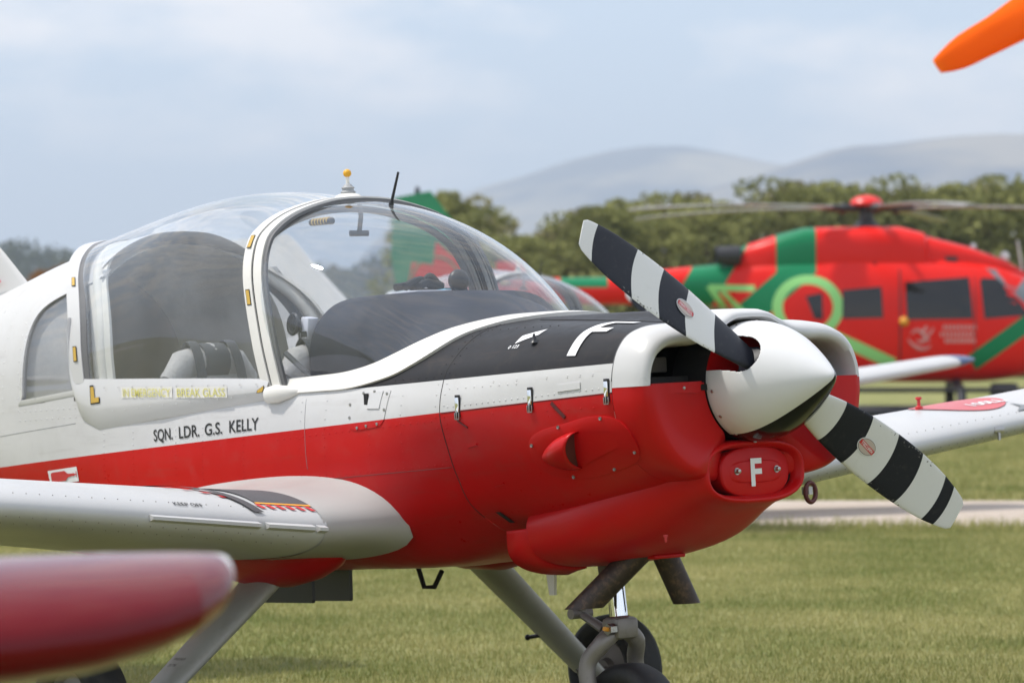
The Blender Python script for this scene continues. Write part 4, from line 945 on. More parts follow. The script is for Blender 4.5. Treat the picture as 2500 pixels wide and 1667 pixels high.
for s in (-1, 1):
    a = Vector((-2.18, s * .53, -.62)); b = Vector((-2.24, s * 1.06, -1.06)); d = (b - a)
    # faired leg: a streamlined blade, chord along x
    rows = []
    for t in lin(-.08, 1.02, 12):
        p = a + d * t; ch = .245 - .06 * t; row = []
        for j in range(28):
            c_, h_ = foil(j / 28, .26); c_ -= .45; h_ -= .012
            nrm = Vector((0, d.z, -d.y)).normalized() * (-1 if s < 0 else 1)
            row.append(p + Vector((-c_ * ch, 0, 0)) + nrm * (h_ * ch))
        rows.append(row)
    V, F = grid(rows, closed_u=True); F += [tuple(range(28))[::-1], tuple(range(len(V) - 28, len(V)))]
    leg = mesh_obj('main_leg', V, F, M['legpaint'], plane, sharp=50)
    m = MB(); m.tube([a + d * .97 + Vector((0, 0, 0)), b + Vector((-.01, s * .02, -.05))], [.04, .036], 16); m.build('axle_casting', M['alloy'], leg, off=(0, 0, 0))
    r = .215; y = s * 1.25; z = ground_z(-2.30, y) + r
    m = MB(); m.tube([b + Vector((-.02, 0, -.03)), Vector((-2.30, y, z))], .022, 12); m.build('axle', M['alloy'], leg, off=(0, 0, 0))
    wheel(Vector((-2.30, y, z)), r, .16)
    if s < 0:
        for k, (tx, hh) in enumerate((('PRESSURE', .019), ('35 PSI', .019))):
            tm = text_mesh(tx, hh); q0 = a + d * .62; dd = d.normalized(); nn = Vector((0, d.z, -d.y)).normalized(); nn = nn * -1
            if nn.y > 0: nn = -nn
            map_mesh(tm, lambda p, q: q0 + Vector((-.01 + p - .04, 0, 0)) + nn * .024 + dd * (.032 * k - q)); link('leg_lettering', tm, M['ink'], leg, smooth=False, off=(0, 0, 0))
    else:
        m = MB(); m.tube([a + d * .66 + Vector((-.05, 0, 0)), a + d * .66 + Vector((-.16, 0, -.012))], [.008, .008], 8); m.ball(a + d * .66 + Vector((-.16, 0, -.012)), .012, seg=10, rings=6); m.build('tie_pin', M['plasticblk'], leg, off=(0, 0, 0))
    # red root fairing under the wing
    rows = []
    for x, hw, dp in [(-1.72, .01, .01), (-1.80, .06, .05), (-1.9, .085, .085), (-2.05, .10, .11), (-2.25, .10, .105), (-2.5, .06, .06), (-2.68, .01, .01)]:
        rows.append([Vector((x, s * (.50 + hw * math.cos(u) * 1.2), -.53 - dp * math.sin(u) * (1) )) for u in lin(-.3, math.pi + .3, 18)])
    mesh_obj('leg_root_fairing', *grid(rows), M['red'], plane, sharp=0)
m = MB(); m.tube([(-2.50, .45, -.62), (-2.48, .46, -.70), (-2.43, .47, -.70), (-2.38, .47, -.64)], .010, 8); m.build('brake_hose', M['rubber'], plane)
# two flat black aerial plates under the belly
m = MB(); m.prism([(-2.52,-.30,-.58),(-2.185,-.30,-.58),(-2.185,-.30,-.70),(-2.19,-.30,-.71),(-2.51,-.30,-.708),(-2.52,-.30,-.70)], (0, .014, 0)); m.build('belly_plate', M['plasticblk'], plane, smooth=False)
m = MB(); m.prism([(-2.65,0,-.58),(-2.345,0,-.58),(-2.35,0,-.715),(-2.355,0,-.722),(-2.64,0,-.722),(-2.65,0,-.715)], (0, .014, 0)); m.build('belly_plate', M['plasticblk'], plane, smooth=False)
m = MB(); m.prism([(-1.165,-.05,-.575),(-1.11,-.05,-.575),(-1.12,-.05,-.70),(-1.145,-.05,-.70)], (0, .012, 0)); m.build('belly_aerial', M['frame_white'], plane, smooth=False)
m = MB(); m.lathe([(.0, .008), (-.006, .009), (-.007, .005), (-.024, .004)], (-.36, -.20, -.492), 'z', 12); m.build('drain_valve', M['redmark'], plane)
# nose leg
top = Vector((-.86, 0, -.50)); 
def npt(t): return Vector((-.865 + .035 * t, 0, -.50 - .40 * t))
m = MB(); m.tube([npt(0), npt(.28), npt(.385)], [.05, .055, .052], 20); ng = m.build('nose_oleo_cylinder', M['seal'], plane)
m = MB(); m.tube([npt(.37), npt(.72)], .032, 24); m.build('oleo_piston', M['chrome'], plane)
m = MB(); m.tube([npt(.69), npt(.74)], .036, 20); m.build('oleo_collar', M['brown'], plane)
nx = -.80; r = .20; nz_ = ground_z(nx, 0) + r
cr_ = npt(.79)
m = MB(); m.box(cr_, (.09, .10, .075), bev=.016); m.build('fork_crown', M['alloy'], plane)
for s in (-1, 1):
    m = MB(); m.tube(catmull([cr_ + Vector((.0, s * .03, -.01)), cr_ + Vector((-.01, s * .08, -.05)), cr_ + Vector((-.055, s * .11, -.12)), Vector((nx - .075, s * .112, nz_ + .09)), Vector((nx, s * .092, nz_))], 5), [.031] * 6 + [.030] * 8 + [.028] * 7, 14); m.build('fork_arm', M['alloy'], plane)
m = MB(); m.tube([cr_ + Vector((.03, -.055, .0)), cr_ + Vector((.03, -.085, .0))], .02, 6); f1 = m.build('crown_nut', M['steel'], plane)
m = MB(); m.tube([cr_ + Vector((.03, -.08, .0)), cr_ + Vector((.036, -.105, .004))], .008, 8); m.build('grease_nipple', M['orange'], f1, off=(0, 0, 0))
k1 = Vector((-1.02, -.02, -.765)); k2 = cr_ + Vector((-.06, -.02, -.005)); k0 = Vector((-.93, 0, -.655))
m = MB(); m.tube([k0, k1], .016, 10, flat=((0, 1, 0), .6)); m.build('torque_link', M['alloy'], plane)
m = MB(); m.tube([k1, k2], [.018, .024], 10, flat=((0, 1, 0), .7)); m.build('torque_link', M['alloy'], plane)
m = MB(); m.tube([k1 + Vector((0, -.045, 0)), k1 + Vector((0, .045, 0))], .018, 12); m.tube([k1 + Vector((-.03, 0, .012)), k1 + Vector((.02, 0, .012))], .008, 8); m.build('link_pivot', M['alloy'], plane)
wheel(Vector((nx, 0, nz_)), r, .14)
# exhaust stubs with oblique open ends
def pipe(a, b, r, name):
    a, b = Vector(a), Vector(b); t = (b - a).normalized(); u = Vector((0, 0, 1)); u = (u - t * u.dot(t)).normalized(); v = t.cross(u); rows = []
    for k in (0, .25, .5, .75, 1):
        row = []
        for j in range(24):
            an = 2 * math.pi * j / 24; q = a + (b - a) * k + (u * math.cos(an) + v * math.sin(an)) * r
            if k == 1:   # cut level with the ground
                sft = (q.z - b.z) / -t.z; q = q + t * sft
            row.append(q)
        rows.append(row)
    rows.append([p + (b - p) * .1 for p in rows[-1]]); rows.append([p - t * .12 for p in rows[-1]])
    return mesh_obj(name, *grid(rows, closed_u=True), M['exhaust'], plane, sharp=50)
pipe((-.60, -.03, -.50), (-.775, -.215, -.735), .045, 'exhaust_stub'); pipe((-.72, .08, -.50), (-.70, .19, -.745), .044, 'exhaust_stub')
m = MB(); m.box((-.66, .0, -.572), (.2, .14, .014), bev=.005); m.build('exhaust_shroud', M['red'], plane)
# ================================================================ loose things in the cockpit
def bw(p): return HUB + AX @ Vector(p)
def cockpit(name, p, label, cat): return empty(name, bw(p), AX, label, cat, base=p)
# headset / ball compass shape on the coaming
hs = cockpit('headset', (-1.70, .07, .392), 'round black headset earcup resting on the dark coaming behind the windscreen', 'headset')
m = MB(); m.ball((-1.70, .07, .432), .045, (.62, 1, .92), 20, 14); m.build('earcup', M['plasticblk'], hs)
m = MB(); m.tube([(-1.70 , .04, .395), (-1.70, .10, .395)], .014, 10); m.build('earcup_stem', M['plasticblk'], hs)
gv = cockpit('glove', (-1.80, -.02, .40), 'crumpled black flying glove lying on a clipboard on the coaming', 'glove')
m = MB()
for p0, p1, p2, r in (((-1.83,-.12,.418),(-1.83,-.05,.425),(-1.82,0,.42),.014),((-1.80,-.10,.418),(-1.8,-.03,.44),(-1.79,.02,.42),.016),((-1.80,-.02,.42),(-1.79,.01,.455),(-1.78,.045,.42),.013),((-1.77,-.06,.418),(-1.78,-.01,.43),(-1.77,.05,.415),.015)):
    m.tube(catmull([p0, p1, p2], 5), r, 8)
m.ball((-1.79, .03, .425), .03, (1, 1, .6)); m.build('cuff', M['rubber'], gv)
cb = cockpit('clipboard', (-1.78, .0, .394), 'clipboard with white and light blue papers on the coaming', 'clipboard')
m = MB(); m.box((-1.78, -.02, .3975), (.15, .20, .006), bev=.002); m.build('board', M['plasticwht'], cb)
m = MB(); m.box((-1.79, .055, .403), (.12, .055, .004)); m.build('paper', M['cyan'], cb); m = MB(); m.box((-1.79, .02, .407), (.02, .2, .006)); m.build('clip', M['plasticblk'], cb)
ac = cockpit('action_camera', (-1.95, -.47, .28), 'small white action camera on a black suction mount inside the windscreen', 'camera')
m = MB(); rot = Matrix.Rotation(R(10), 3, 'Y'); m.box((-1.915, -.455, .285), (.045, .05, .075), rot, .006); m.build('camera_body', M['plasticwht'], ac)
q = Vector((-.15, -.98, .1)).to_track_quat('Z', 'X').to_matrix(); m = MB(); m.lathe([(0, .040), (.006, .042), (.012, .038), (.010, .030), (.006, .028), (.006, 0)], axis='z', n=28)
for v in m.v: v.xyz = q @ v + Vector((-1.96, -.487, .30))
m.build('suction_cup', M['plasticblk'], ac)
m = MB(); m.tube([(-1.958, -.487, .30), (-1.93, -.46, .28)], .02, 10); m.build('mount_arm', M['plasticblk'], ac)
m = MB(); m.box((-1.915, -.481, .262), (.03, .006, .02)); m.build('camera_port', M['plasticblk'], ac)
# ================================================================ second aircraft of the same type, parked further down the row
def copy_tree(o, parent=None):
    c = o.copy(); COL.objects.link(c)
    if parent is not None:
        c.parent = parent; c.matrix_parent_inverse = o.matrix_parent_inverse.copy()
    for ch in list(o.children):
        if 'lettering' not in ch.name: copy_tree(ch, c)
    return c
AX2 = frame_axes(R(40), 0, R(3)); 
p2 = copy_tree(plane); tip2 = Vector(((2262 - 1176) / 9100 * 35.2, 35.2, 1.36))
hub2 = tip2 - AX2 @ Vector((-1.72, 4.95, .02)); hub2.z = HUB.z - .0
p2.matrix_world = Matrix.Translation(hub2 + AX2 @ BASE) @ AX2.to_4x4()
p2['label'] = 'white aircraft with navy wing tip parked between the striped propeller and the helicopter'
# ================================================================ red wing tip of a third aircraft close to the camera
def light_aircraft_red():
    tipw = Vector((-.438, 6.0, 1.112))
    ax = Vector((-.93, -.365, -.035)).normalized()          # from the tip inboard
    fw = Vector((ax.y * 1, -ax.x, 0)).normalized() * -1     # leading edge side, away from camera is trailing
    up = Vector((0, 0, 1))
    root = tipw + ax * 4.9
    o = empty('low_wing_aircraft', (root.x, root.y, 0), None, 'glossy red wing with a white rim reaching in beside the grey landing gear leg', 'aircraft', base=(root.x, root.y, 0))
    def sec(d, k, th, ch):
        c = tipw + ax * d; row = []
        for j in range(48):
            c_, h_ = foil(j / 48, th); row.append(c + fw * ((.38 - c_) * ch * k) + up * ((h_ - .02) * ch * k + .075 * (1 - k) + .004 * d))
        return row
    st = [(.0, .02), (.004, .16), (.012, .26), (.03, .39), (.06, .52), (.11, .67), (.18, .80), (.28, .91), (.4, .97), (.55, 1), (.9, 1.03), (1.6, 1.1), (3, 1.25), (4.9, 1.42)]
    rows = [sec(d, k, .175, 1.02) for d, k in st]
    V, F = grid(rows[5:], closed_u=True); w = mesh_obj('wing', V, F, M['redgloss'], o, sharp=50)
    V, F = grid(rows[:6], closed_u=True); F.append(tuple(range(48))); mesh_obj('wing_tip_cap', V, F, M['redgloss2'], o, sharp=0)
    # white rim line around the tip
    m = MB()
    for j in (12,): pass
    # fuselage, tail, undercarriage out of frame to the left
    R_ = Matrix((fw, fw.cross(up) * -1, up)).transposed(); c0 = root + ax * .5
    rows = []
    for x, r_, dz in [(1.9, .02, .1), (1.7, .2, .1), (1.2, .42, .08), (.5, .5, .1), (-.4, .5, .15), (-1.6, .4, .18), (-3.2, .22, .25), (-4.6, .08, .32)]:
        rows.append([c0 + fw * x + ax * (r_ * math.cos(u)) + up * (dz + r_ * 1.1 * math.sin(u)) for u in lin(0, 2 * math.pi * 23 / 24, 24)])
    mesh_obj('fuselage', *grid(rows, closed_u=True), M['redgloss'], o, sharp=0)
    m = MB(); m.prism([c0 + fw * -3.6 + up * .3, c0 + fw * -4.7 + up * .3, c0 + fw * -4.75 + up * 1.4, c0 + fw * -4.3 + up * 1.4], ax * .06); m.build('fin', M['redgloss'], o)
    for s in (-.9, .9):
        b = c0 + ax * s + fw * .2; m = MB(); m.tube([b, Vector((b.x, b.y, .2))], .05, 12); m.build('main_leg', M['legpaint'], o)
        m = MB(); pr = [(-.06, .12), (-.08, .17), (-.03, .21), (.03, .21), (.08, .17), (.06, .12)]; m.lathe(pr, (b.x, b.y, .21), 'y', 28); m.build('wheel', M['rubber'], o)
    b = c0 + fw * -4.2; m = MB(); m.tube([b + up * .2, Vector((b.x, b.y, .1))], .03, 10); m.build('tail_leg', M['legpaint'], o)
    m = MB(); m.lathe([(-.03, .05), (-.03, .1), (.03, .1), (.03, .05)], (b.x, b.y, .1), 'y', 20); m.build('tail_wheel', M['rubber'], o)
    return o, w
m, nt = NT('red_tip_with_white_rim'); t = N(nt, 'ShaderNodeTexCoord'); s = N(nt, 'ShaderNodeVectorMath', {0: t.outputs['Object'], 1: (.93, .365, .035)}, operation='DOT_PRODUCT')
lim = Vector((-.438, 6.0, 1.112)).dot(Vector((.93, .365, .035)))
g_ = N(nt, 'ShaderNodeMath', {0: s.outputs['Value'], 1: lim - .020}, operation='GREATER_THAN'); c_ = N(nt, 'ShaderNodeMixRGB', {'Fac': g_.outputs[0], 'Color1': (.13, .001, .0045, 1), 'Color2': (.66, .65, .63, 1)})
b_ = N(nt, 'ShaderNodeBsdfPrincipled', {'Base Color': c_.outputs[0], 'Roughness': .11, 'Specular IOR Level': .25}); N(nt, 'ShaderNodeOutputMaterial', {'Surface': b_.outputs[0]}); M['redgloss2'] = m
light_aircraft_red()
# ================================================================ windsock
ws = empty('windsock', (5.95, 30.5, 0), None, 'orange windsock streaming in the sky on its white pole', 'windsock', base=(5.95, 30.5, 0))
m = MB(); m.tube([(5.95, 30.5, 0), (5.95, 30.5, 5.35)], [.05, .035], 14); m.build('pole', M['white'], ws)
a, b = Vector((5.65, 30.4, 5.05)), Vector((3.215, 30.0, 3.56)); rows = []; d = (b - a); 
for i in range(34):
    t = i / 33; p = a + d * t + Vector((0, 0, .20 * math.sin(t * math.pi) * -.3)); r = .40 - .31 * t + .012 * math.sin(t * 14) - (.04 * ((t - .9) / .1) ** 2 if t > .9 else 0); tt = d.normalized(); u = Vector((0, 1, 0)); v = tt.cross(u)
    row = []
    for j in range(28):
        an = 2 * math.pi * j / 28; k = 1 + .10 * math.sin(3 * an + 9 * t) * t + .10 * mn.noise(Vector((t * 9, math.cos(an) * 1.3, math.sin(an) * 1.3)))
        row.append(p + u * (r * k * math.cos(an) * .9) + v * (r * k * math.sin(an)))
    rows.append(row)
mesh_obj('sock', *grid(rows, closed_u=True), None, ws, sharp=0)
sk = ws.children[-1]
m, nt = NT('orange_fabric'); df = N(nt, 'ShaderNodeBsdfDiffuse', {'Color': (.95, .19, .02, 1)}); tl = N(nt, 'ShaderNodeBsdfTranslucent', {'Color': (1, .3, .03, 1)}); mx = N(nt, 'ShaderNodeMixShader', {0: .45, 1: df.outputs[0], 2: tl.outputs[0]}); N(nt, 'ShaderNodeOutputMaterial', {'Surface': mx.outputs[0]}); sk.data.materials.append(m)
m = MB(); m.tube([a + Vector((0, .40 * math.cos(x), .40 * math.sin(x))) for x in lin(0, 2 * math.pi, 25)], .015, 6, caps=False); m.tube([Vector((5.95, 30.5, 5.1)), a + Vector((0, .38, 0))], .015, 6); m.tube([Vector((5.95, 30.5, 5.1)), a + Vector((0, -.38, 0))], .015, 6); m.build('hoop', M['steel'], ws)
# ================================================================ air-ambulance style helicopter beyond the aircraft
HX, HY = 6.71, 75.0
heli = empty('helicopter', (HX, HY, 0), None, 'red helicopter with green stripes standing on skids on the far grass', 'helicopter', base=(0, 0, 0))
def heli_paint():
    m, nt = NT('helicopter_livery'); t = N(nt, 'ShaderNodeTexCoord'); s = N(nt, 'ShaderNodeSeparateXYZ', {0: t.outputs['Object']}); x, z = s.outputs['X'], s.outputs['Z']
    def ma(op, a, b=None, c=None):
        d = {0: a}
        if b is not None: d[1] = b
        if c is not None: d[2] = c
        return N(nt, 'ShaderNodeMath', d, operation=op).outputs[0]
    def band(v, lo, hi): return ma('MULTIPLY', ma('GREATER_THAN', v, lo), ma('LESS_THAN', v, hi))
    def strip_(x0, z0, x1, z1, w):
        dx, dz = x1 - x0, z1 - z0; l_ = math.hypot(dx, dz); dx /= l_; dz /= l_
        a = ma('SUBTRACT', x, x0); b = ma('SUBTRACT', z, z0)
        al = ma('ADD', ma('MULTIPLY', a, dx), ma('MULTIPLY', b, dz)); ac = ma('ABSOLUTE', ma('ADD', ma('MULTIPLY', a, -dz), ma('MULTIPLY', b, dx)))
        return ma('MULTIPLY', band(al, 0, l_), ma('LESS_THAN', ac, w / 2))
    sh = ma('MULTIPLY', ma('MAXIMUM', ma('SUBTRACT', 2.7, z), 0.0), 1.15); xs = ma('ADD', x, sh)
    green = band(xs, -1.75, -1.0)
    green = ma('MAXIMUM', green, band(ma('ADD', x, ma('MULTIPLY', ma('SUBTRACT', z, 2.4), -.6)), -3.55, -2.75))
    green = ma('MAXIMUM', green, strip_(3.3, 2.0, 1.9, 1.0, .32))
    green = ma('MAXIMUM', green, ma('MULTIPLY', band(x, -5.8, -4.9), ma('GREATER_THAN', z, 2.42)))
    lime = strip_(-.95, 1.62, .45, .98, .22)
    e = ma('ADD', ma('POWER', ma('DIVIDE', ma('ADD', x, 1.17), .66), 2.0), ma('POWER', ma('DIVIDE', ma('SUBTRACT', z, 2.05), .60), 2.0)); lime = ma('MAXIMUM', lime, band(e, .50, 1.0))
    lime = ma('MAXIMUM', lime, strip_(-3.0, 2.42, -2.15, 2.4, .12)); lime = ma('MAXIMUM', lime, strip_(-3.0, 2.45, -2.6, 1.9, .12)); lime = ma('MAXIMUM', lime, strip_(-2.75, 2.35, -2.3, 1.9, .09))
    c = N(nt, 'ShaderNodeMixRGB', {'Fac': green, 'Color1': (.74, .014, .009, 1), 'Color2': (.008, .20, .085, 1)}); c2 = N(nt, 'ShaderNodeMixRGB', {'Fac': lime, 'Color1': c.outputs[0], 'Color2': (.30, .66, .24, 1)})
    b = N(nt, 'ShaderNodeBsdfPrincipled', {'Base Color': c2.outputs[0], 'Roughness': .36, 'Coat Weight': .05, 'Specular IOR Level': .2}); N(nt, 'ShaderNodeOutputMaterial', {'Surface': b.outputs[0]}); return m
M['heli'] = heli_paint()
M['heliglass'] = paint('tinted_glass', (.012, .012, .015), .08, spec=.5)
M['heliscreen'] = paint('windscreen_glass', (.16, .18, .20), .08, spec=.8)  # blue-grey reflection put into the base colour of the pane
M['darkmetal'] = paint('dark_metal', (.045, .045, .05), .45, metal=.4)
M['pale'] = paint('faded_pink_lettering', (.62, .30, .29), .5)
M['rotor'] = paint('rotor_blade_grey', (.26, .25, .245), .45)
M['hgreen'] = paint('green_paint', (.008, .24, .10), .3, coat=.2); M['hred'] = paint('helicopter_red_paint', (.74, .014, .009), .36)
CAB = [(-2.6,2.1,2.88,.33),(-2.3,1.62,2.95,.52),(-1.9,1.22,3.0,.68),(-1.4,.85,3.03,.82),(-.6,.68,3.06,.9),(.6,.64,3.06,.92),(1.6,.64,3.0,.92),(2.3,.66,2.9,.87),(3.0,.78,2.64,.74),(3.6,1.0,2.3,.52),(3.95,1.33,1.95,.26),(4.05,1.6,1.7,.05)]
def cab(x): xs = [c[0] for c in CAB]; return [interp(xs, [c[k] for c in CAB], x) for k in (1, 2, 3)]
cd = catmull([Vector((c[0], c[1], c[2])) for c in CAB], 5); ce_ = catmull([Vector((c[3], 0, 0)) for c in CAB], 5)
def srow(x, zb, zt, hw, e=2.8, n=48):
    out = []
    for k in range(n):
        a = 2 * math.pi * k / n; c, s = math.cos(a), math.sin(a); out.append(Vector((x, math.copysign(abs(c) ** (2 / e), c) * hw, (zb + zt) / 2 + math.copysign(abs(s) ** (2 / e), s) * (zt - zb) / 2)))
    return out
V, F = grid([srow(p.x, p.y, p.z, q.x) for p, q in zip(cd, ce_)], closed_u=True); F += [tuple(range(48))[::-1]]
hf = mesh_obj('fuselage', V, F, M['heli'], heli, sharp=50)
COW = [(-2.45,2.72,3.10,.30),(-2.3,2.6,3.22,.42),(-1.7,2.5,3.42,.56),(-1.2,2.5,3.55,.62),(-.3,2.5,3.57,.64),(.6,2.5,3.57,.64),(1.05,2.5,3.46,.62),(1.1,2.5,3.40,.52),(1.9,2.5,3.2,.5),(2.6,2.5,2.95,.4),(3.15,2.4,2.62,.2)]
V, F = grid([srow(*c, 3.4) for c in COW], closed_u=True); F += [tuple(range(48))[::-1]]
mesh_obj('engine_cowling', V, F, M['heli'], heli, sharp=40)
BOOM = [(-1.9,2.0,2.95,.4),(-2.6,2.05,2.88,.4),(-3.5,2.1,2.80,.34),(-5.0,2.1,2.62,.26),(-6.6,2.15,2.6,.2),(-7.8,2.2,2.62,.15)]
V, F = grid([srow(*c, 2.2, 28) for c in BOOM], closed_u=True); mesh_obj('tail_boom', V, F, M['heli'], heli, sharp=0)
m = MB(); m.prism([(-6.6,-.05,2.5),(-7.3,-.05,2.9),(-7.95,-.06,3.85),(-8.25,-.06,4.25),(-8.95,-.06,4.12),(-9.0,-.06,3.0),(-8.8,-.06,1.9),(-7.8,-.06,1.8),(-7.2,-.06,2.1)], (0, .12, 0)); fin_ = m.build('tail_fin', M['hgreen'], heli, smooth=False)
m = MB(); m.prism([(-6.7,-.062,2.55),(-7.2,-.062,2.84),(-7.35,-.062,3.25),(-7.5,-.062,2.95),(-7.65,-.062,3.4),(-7.8,-.062,3.0),(-8.15,-.062,3.3),(-8.2,-.062,2.85),(-8.6,-.062,2.9),(-8.7,-.062,2.3),(-8.75,-.062,1.95),(-7.8,-.062,1.85),(-7.2,-.062,2.12)], (0, -.004, 0)); m.build('fin_red_patch', M['hred'], fin_, smooth=False, off=(0, 0, 0))
m = MB(); m.tube([(-8.15 + .45 * math.cos(a), 0, 2.55 + .45 * math.sin(a)) for a in lin(0, 2 * math.pi, 33)], .07, 10, caps=False); m.build('fan_shroud', M['hgreen'], heli)
for k in range(8):
    a = k * math.pi / 4; m = MB(); m.box((-8.15 + .22 * math.cos(a), -.01, 2.55 + .22 * math.sin(a)), (.4, .03, .06), Matrix.Rotation(-a, 3, 'Y')); m.build('fan_blade', M['darkmetal'], heli)
m = MB(); m.lathe([(4.2, .05), (4.28, .05), (4.33, .03)], (-8.5, 0, 0), 'z', 12); m.build('tail_beacon', M['darkmetal'], heli)
m = MB(); m.box((-6.7, 0, 2.45), (.5, 2.6, .05), bev=.01); m.build('stabiliser', M['hred'], heli)
for s in (-1, 1): m = MB(); m.prism([(-6.3, s * 1.3, 2.2), (-6.5, s * 1.3, 2.9), (-7.0, s * 1.3, 2.9), (-7.0, s * 1.3, 2.1)], (0, .05, 0)); m.build('end_plate', M['hred'], heli, smooth=False)
# windows laid on the cabin side
def cab_y(x, z, e=2.8):
    zb, zt, hw = cab(x); q = min(.999, abs((z - (zb + zt) / 2) / ((zt - zb) / 2))); return hw * (1 - q ** e) ** (1 / e)
def hwin(name, pts, mat, e=.012, s=-1, sub=8, frame=None):
    a, b, c, d = [Vector((p[0], p[1], 0)) for p in pts]
    rows = [[(lambda q: Vector((q.x, s * (cab_y(q.x, q.y) + e), q.y)))((a.lerp(b, i / sub)).lerp(d.lerp(c, i / sub), j / sub)) for i in range(sub + 1)] for j in range(sub + 1)]
    return mesh_obj(name, *grid(rows), mat, heli, sharp=0)
px = lambda u, v: ((u - 1990) / 121.3, (955 - v) / 121.3)
for s in (-1, 1):
    hwin('rear_quarter_window', [px(1843, 682), px(1880, 674), px(1882, 735), px(1862, 733)], M['heliglass'], s=s)
    hwin('cabin_window', [px(1926, 668), px(2014, 660), px(2018, 731), px(1926, 733)], M['heliglass'], s=s)
    hwin('sliding_door_window', [px(2068, 650), px(2214, 638), px(2222, 733), px(2072, 735)], M['heliglass'], s=s)
    hwin('cockpit_door_window', [px(2238, 640), px(2290, 642), px(2352, 725), px(2248, 733)], M['heliglass'], s=s)
    hwin('windscreen_side', [px(2240, 606), px(2330, 618), px(2420, 720), px(2358, 712)], M['heliscreen'], .014, s=s)
    for x in (.55, 1.95):
        mm = MB(); mm.tube([(x, s * (cab_y(x, z) + .004), z) for z in lin(.8, 2.75, 12)], .014, 5); mm.build('door_joint', M['darkmetal'], heli)
    m = MB(); m.tube([(-3.1 + 1.9, s * 1.15, .09), (3.2, s * 1.15, .09), (3.55, s * 1.15, .2)], .09, 12); m.build('skid', M['darkmetal'], heli)
    for x in (-.55, 1.65):
        m = MB(); m.tube([(x, s * .5, .62), (x + .03, s * .95, .5), (x + .05, s * 1.13, .1)], .095, 10); m.build('skid_leg', M['darkmetal'], heli)
for x in (-.55, 1.65): m = MB(); m.tube([(x, -.55, .6), (x, .55, .6)], .06, 10); m.build('cross_tube', M['darkmetal'], heli)
m = MB(); m.tube([(-1.0, -1.0, .50), (3.3, -1.0, .50)], .045, 8); m.build('side_step', M['darkmetal'], heli)
m = MB(); m.box((2.55, -.45, .45), (.5, .4, .35), bev=.06); m.build('searchlight', M['darkmetal'], heli)
m = MB(); m.ball((.62, -.95, 1.78), .09); m.build('amber_lamp', M['orange'], heli)
for s in (-1, 1):
    m = MB(); m.lathe([(-.35, .17), (.0, .19), (.1, .18), (.1, .15), (-.2, .14)], (-2.5, s * .30, 3.02), 'x', 20, caps=False); m.build('exhaust_pipe', M['darkmetal'], heli)
    m = MB(); m.lathe([(0, .14), (.01, 0)], (-2.7, s * .30, 3.02), 'x', 20); m.build('exhaust_bore', M['dark'], heli)
m = MB(); m.box((-.45, -.66, 2.78), (.06, .03, .12)); m.box((-.85, -.66, 2.76), (.06, .03, .12)); m.box((.1, -.66, 2.82), (.06, .03, .12)); m.build('cowl_vents', M['dark'], heli)
m = MB(); m.box((1.55, -.52, 2.95), (.22, .04, .10)); m.build('cowl_inlet', M['darkmetal'], heli)
for x, z, r in ((2.02, 3.17, .06), (2.62, 2.98, .09)): m = MB(); m.ball((x, 0, z + .03), r, (1, 1, 1.1)); m.build('roof_dome', M['whitemark'], heli)
m = MB(); m.tube([(2.95, 0, 2.72), (2.86, 0, 3.32)], .02, 6); m.build('whip_aerial', M['whitemark'], heli)
m = MB(); m.lathe([(3.5, .26), (3.62, .22), (3.7, .14), (3.98, .13), (4.0, .18)], (0, 0, 0), 'z', 20); m.build('rotor_mast', M['darkmetal'], heli)
m = MB(); m.lathe([(3.97, .30), (4.02, .31), (4.09, .27), (4.14, .18), (4.165, .06), (4.17, 0)], (0, 0, 0), 'z', 28); m.build('rotor_cap', M['hred'], heli)
for k in range(5):
    a = R(72 * k - 3); d = Vector((math.cos(a), math.sin(a), 0)); n_ = Vector((-d.y, d.x, 0))
    m = MB(); m.tube([d * .15 + Vector((0, 0, 3.92)), d * .95 + Vector((0, 0, 3.93))], [.07, .055], 10); m.ball(d * .55 + Vector((0, 0, 3.92)), .10); m.build('blade_cuff', M['darkmetal'], heli)
    rows = []
    for r_ in lin(.9, 5.4, 14):
        t = (r_ - .9) / 4.5; ch = .16 + .07 * min(1, t * 4) - (.08 if t > .97 else 0); zz = 3.93 + .10 * t - .22 * t * t
        rows.append([d * r_ + n_ * (ch * math.cos(u)) + Vector((0, 0, zz + .028 * math.sin(u))) for u in lin(0, 2 * math.pi * 11 / 12, 12)])
    V, F = grid(rows, closed_u=True); F += [tuple(range(12))[::-1], tuple(range(len(V) - 12, len(V)))]; mesh_obj('rotor_blade', V, F, M['rotor'], heli, sharp=60)
# pale emblem and lines of lettering low on the sliding door
m = MB()
def hs_(x, z): return Vector((x, -(cab_y(x, z) + .014), z))
for p in ([(.70,1.45),(.78,1.35),(.9,1.28),(1.02,1.27),(1.12,1.33)], [(.75,1.55),(.85,1.62),(.95,1.58),(1.0,1.5),(1.1,1.55),(1.17,1.66)], [(.85,1.42),(.95,1.40),(1.05,1.45),(1.1,1.42)], [(.95,1.52),(1.0,1.62),(1.05,1.7)]):
    q = catmull([hs_(a, b) for a, b in p], 4); m.tube(q, [.035 * (1 - .6 * abs(2 * i / (len(q) - 1) - 1)) for i in range(len(q))], 6)
m.build('door_emblem', M['pale'], heli)
for k, (x0, x1, z) in enumerate(((1.35, 2.0, 1.63), (1.3, 1.95, 1.5), (1.38, 1.98, 1.38))):
    for j in range(9):
        x = x0 + (x1 - x0) * j / 9; mm = MB(); mm.add([hs_(x, z), hs_(x + .048, z), hs_(x + .044, z + .085), hs_(x + .006, z + .085)], [(0, 1, 2, 3)]); mm.build('door_letter', M['pale'], heli, smooth=False)
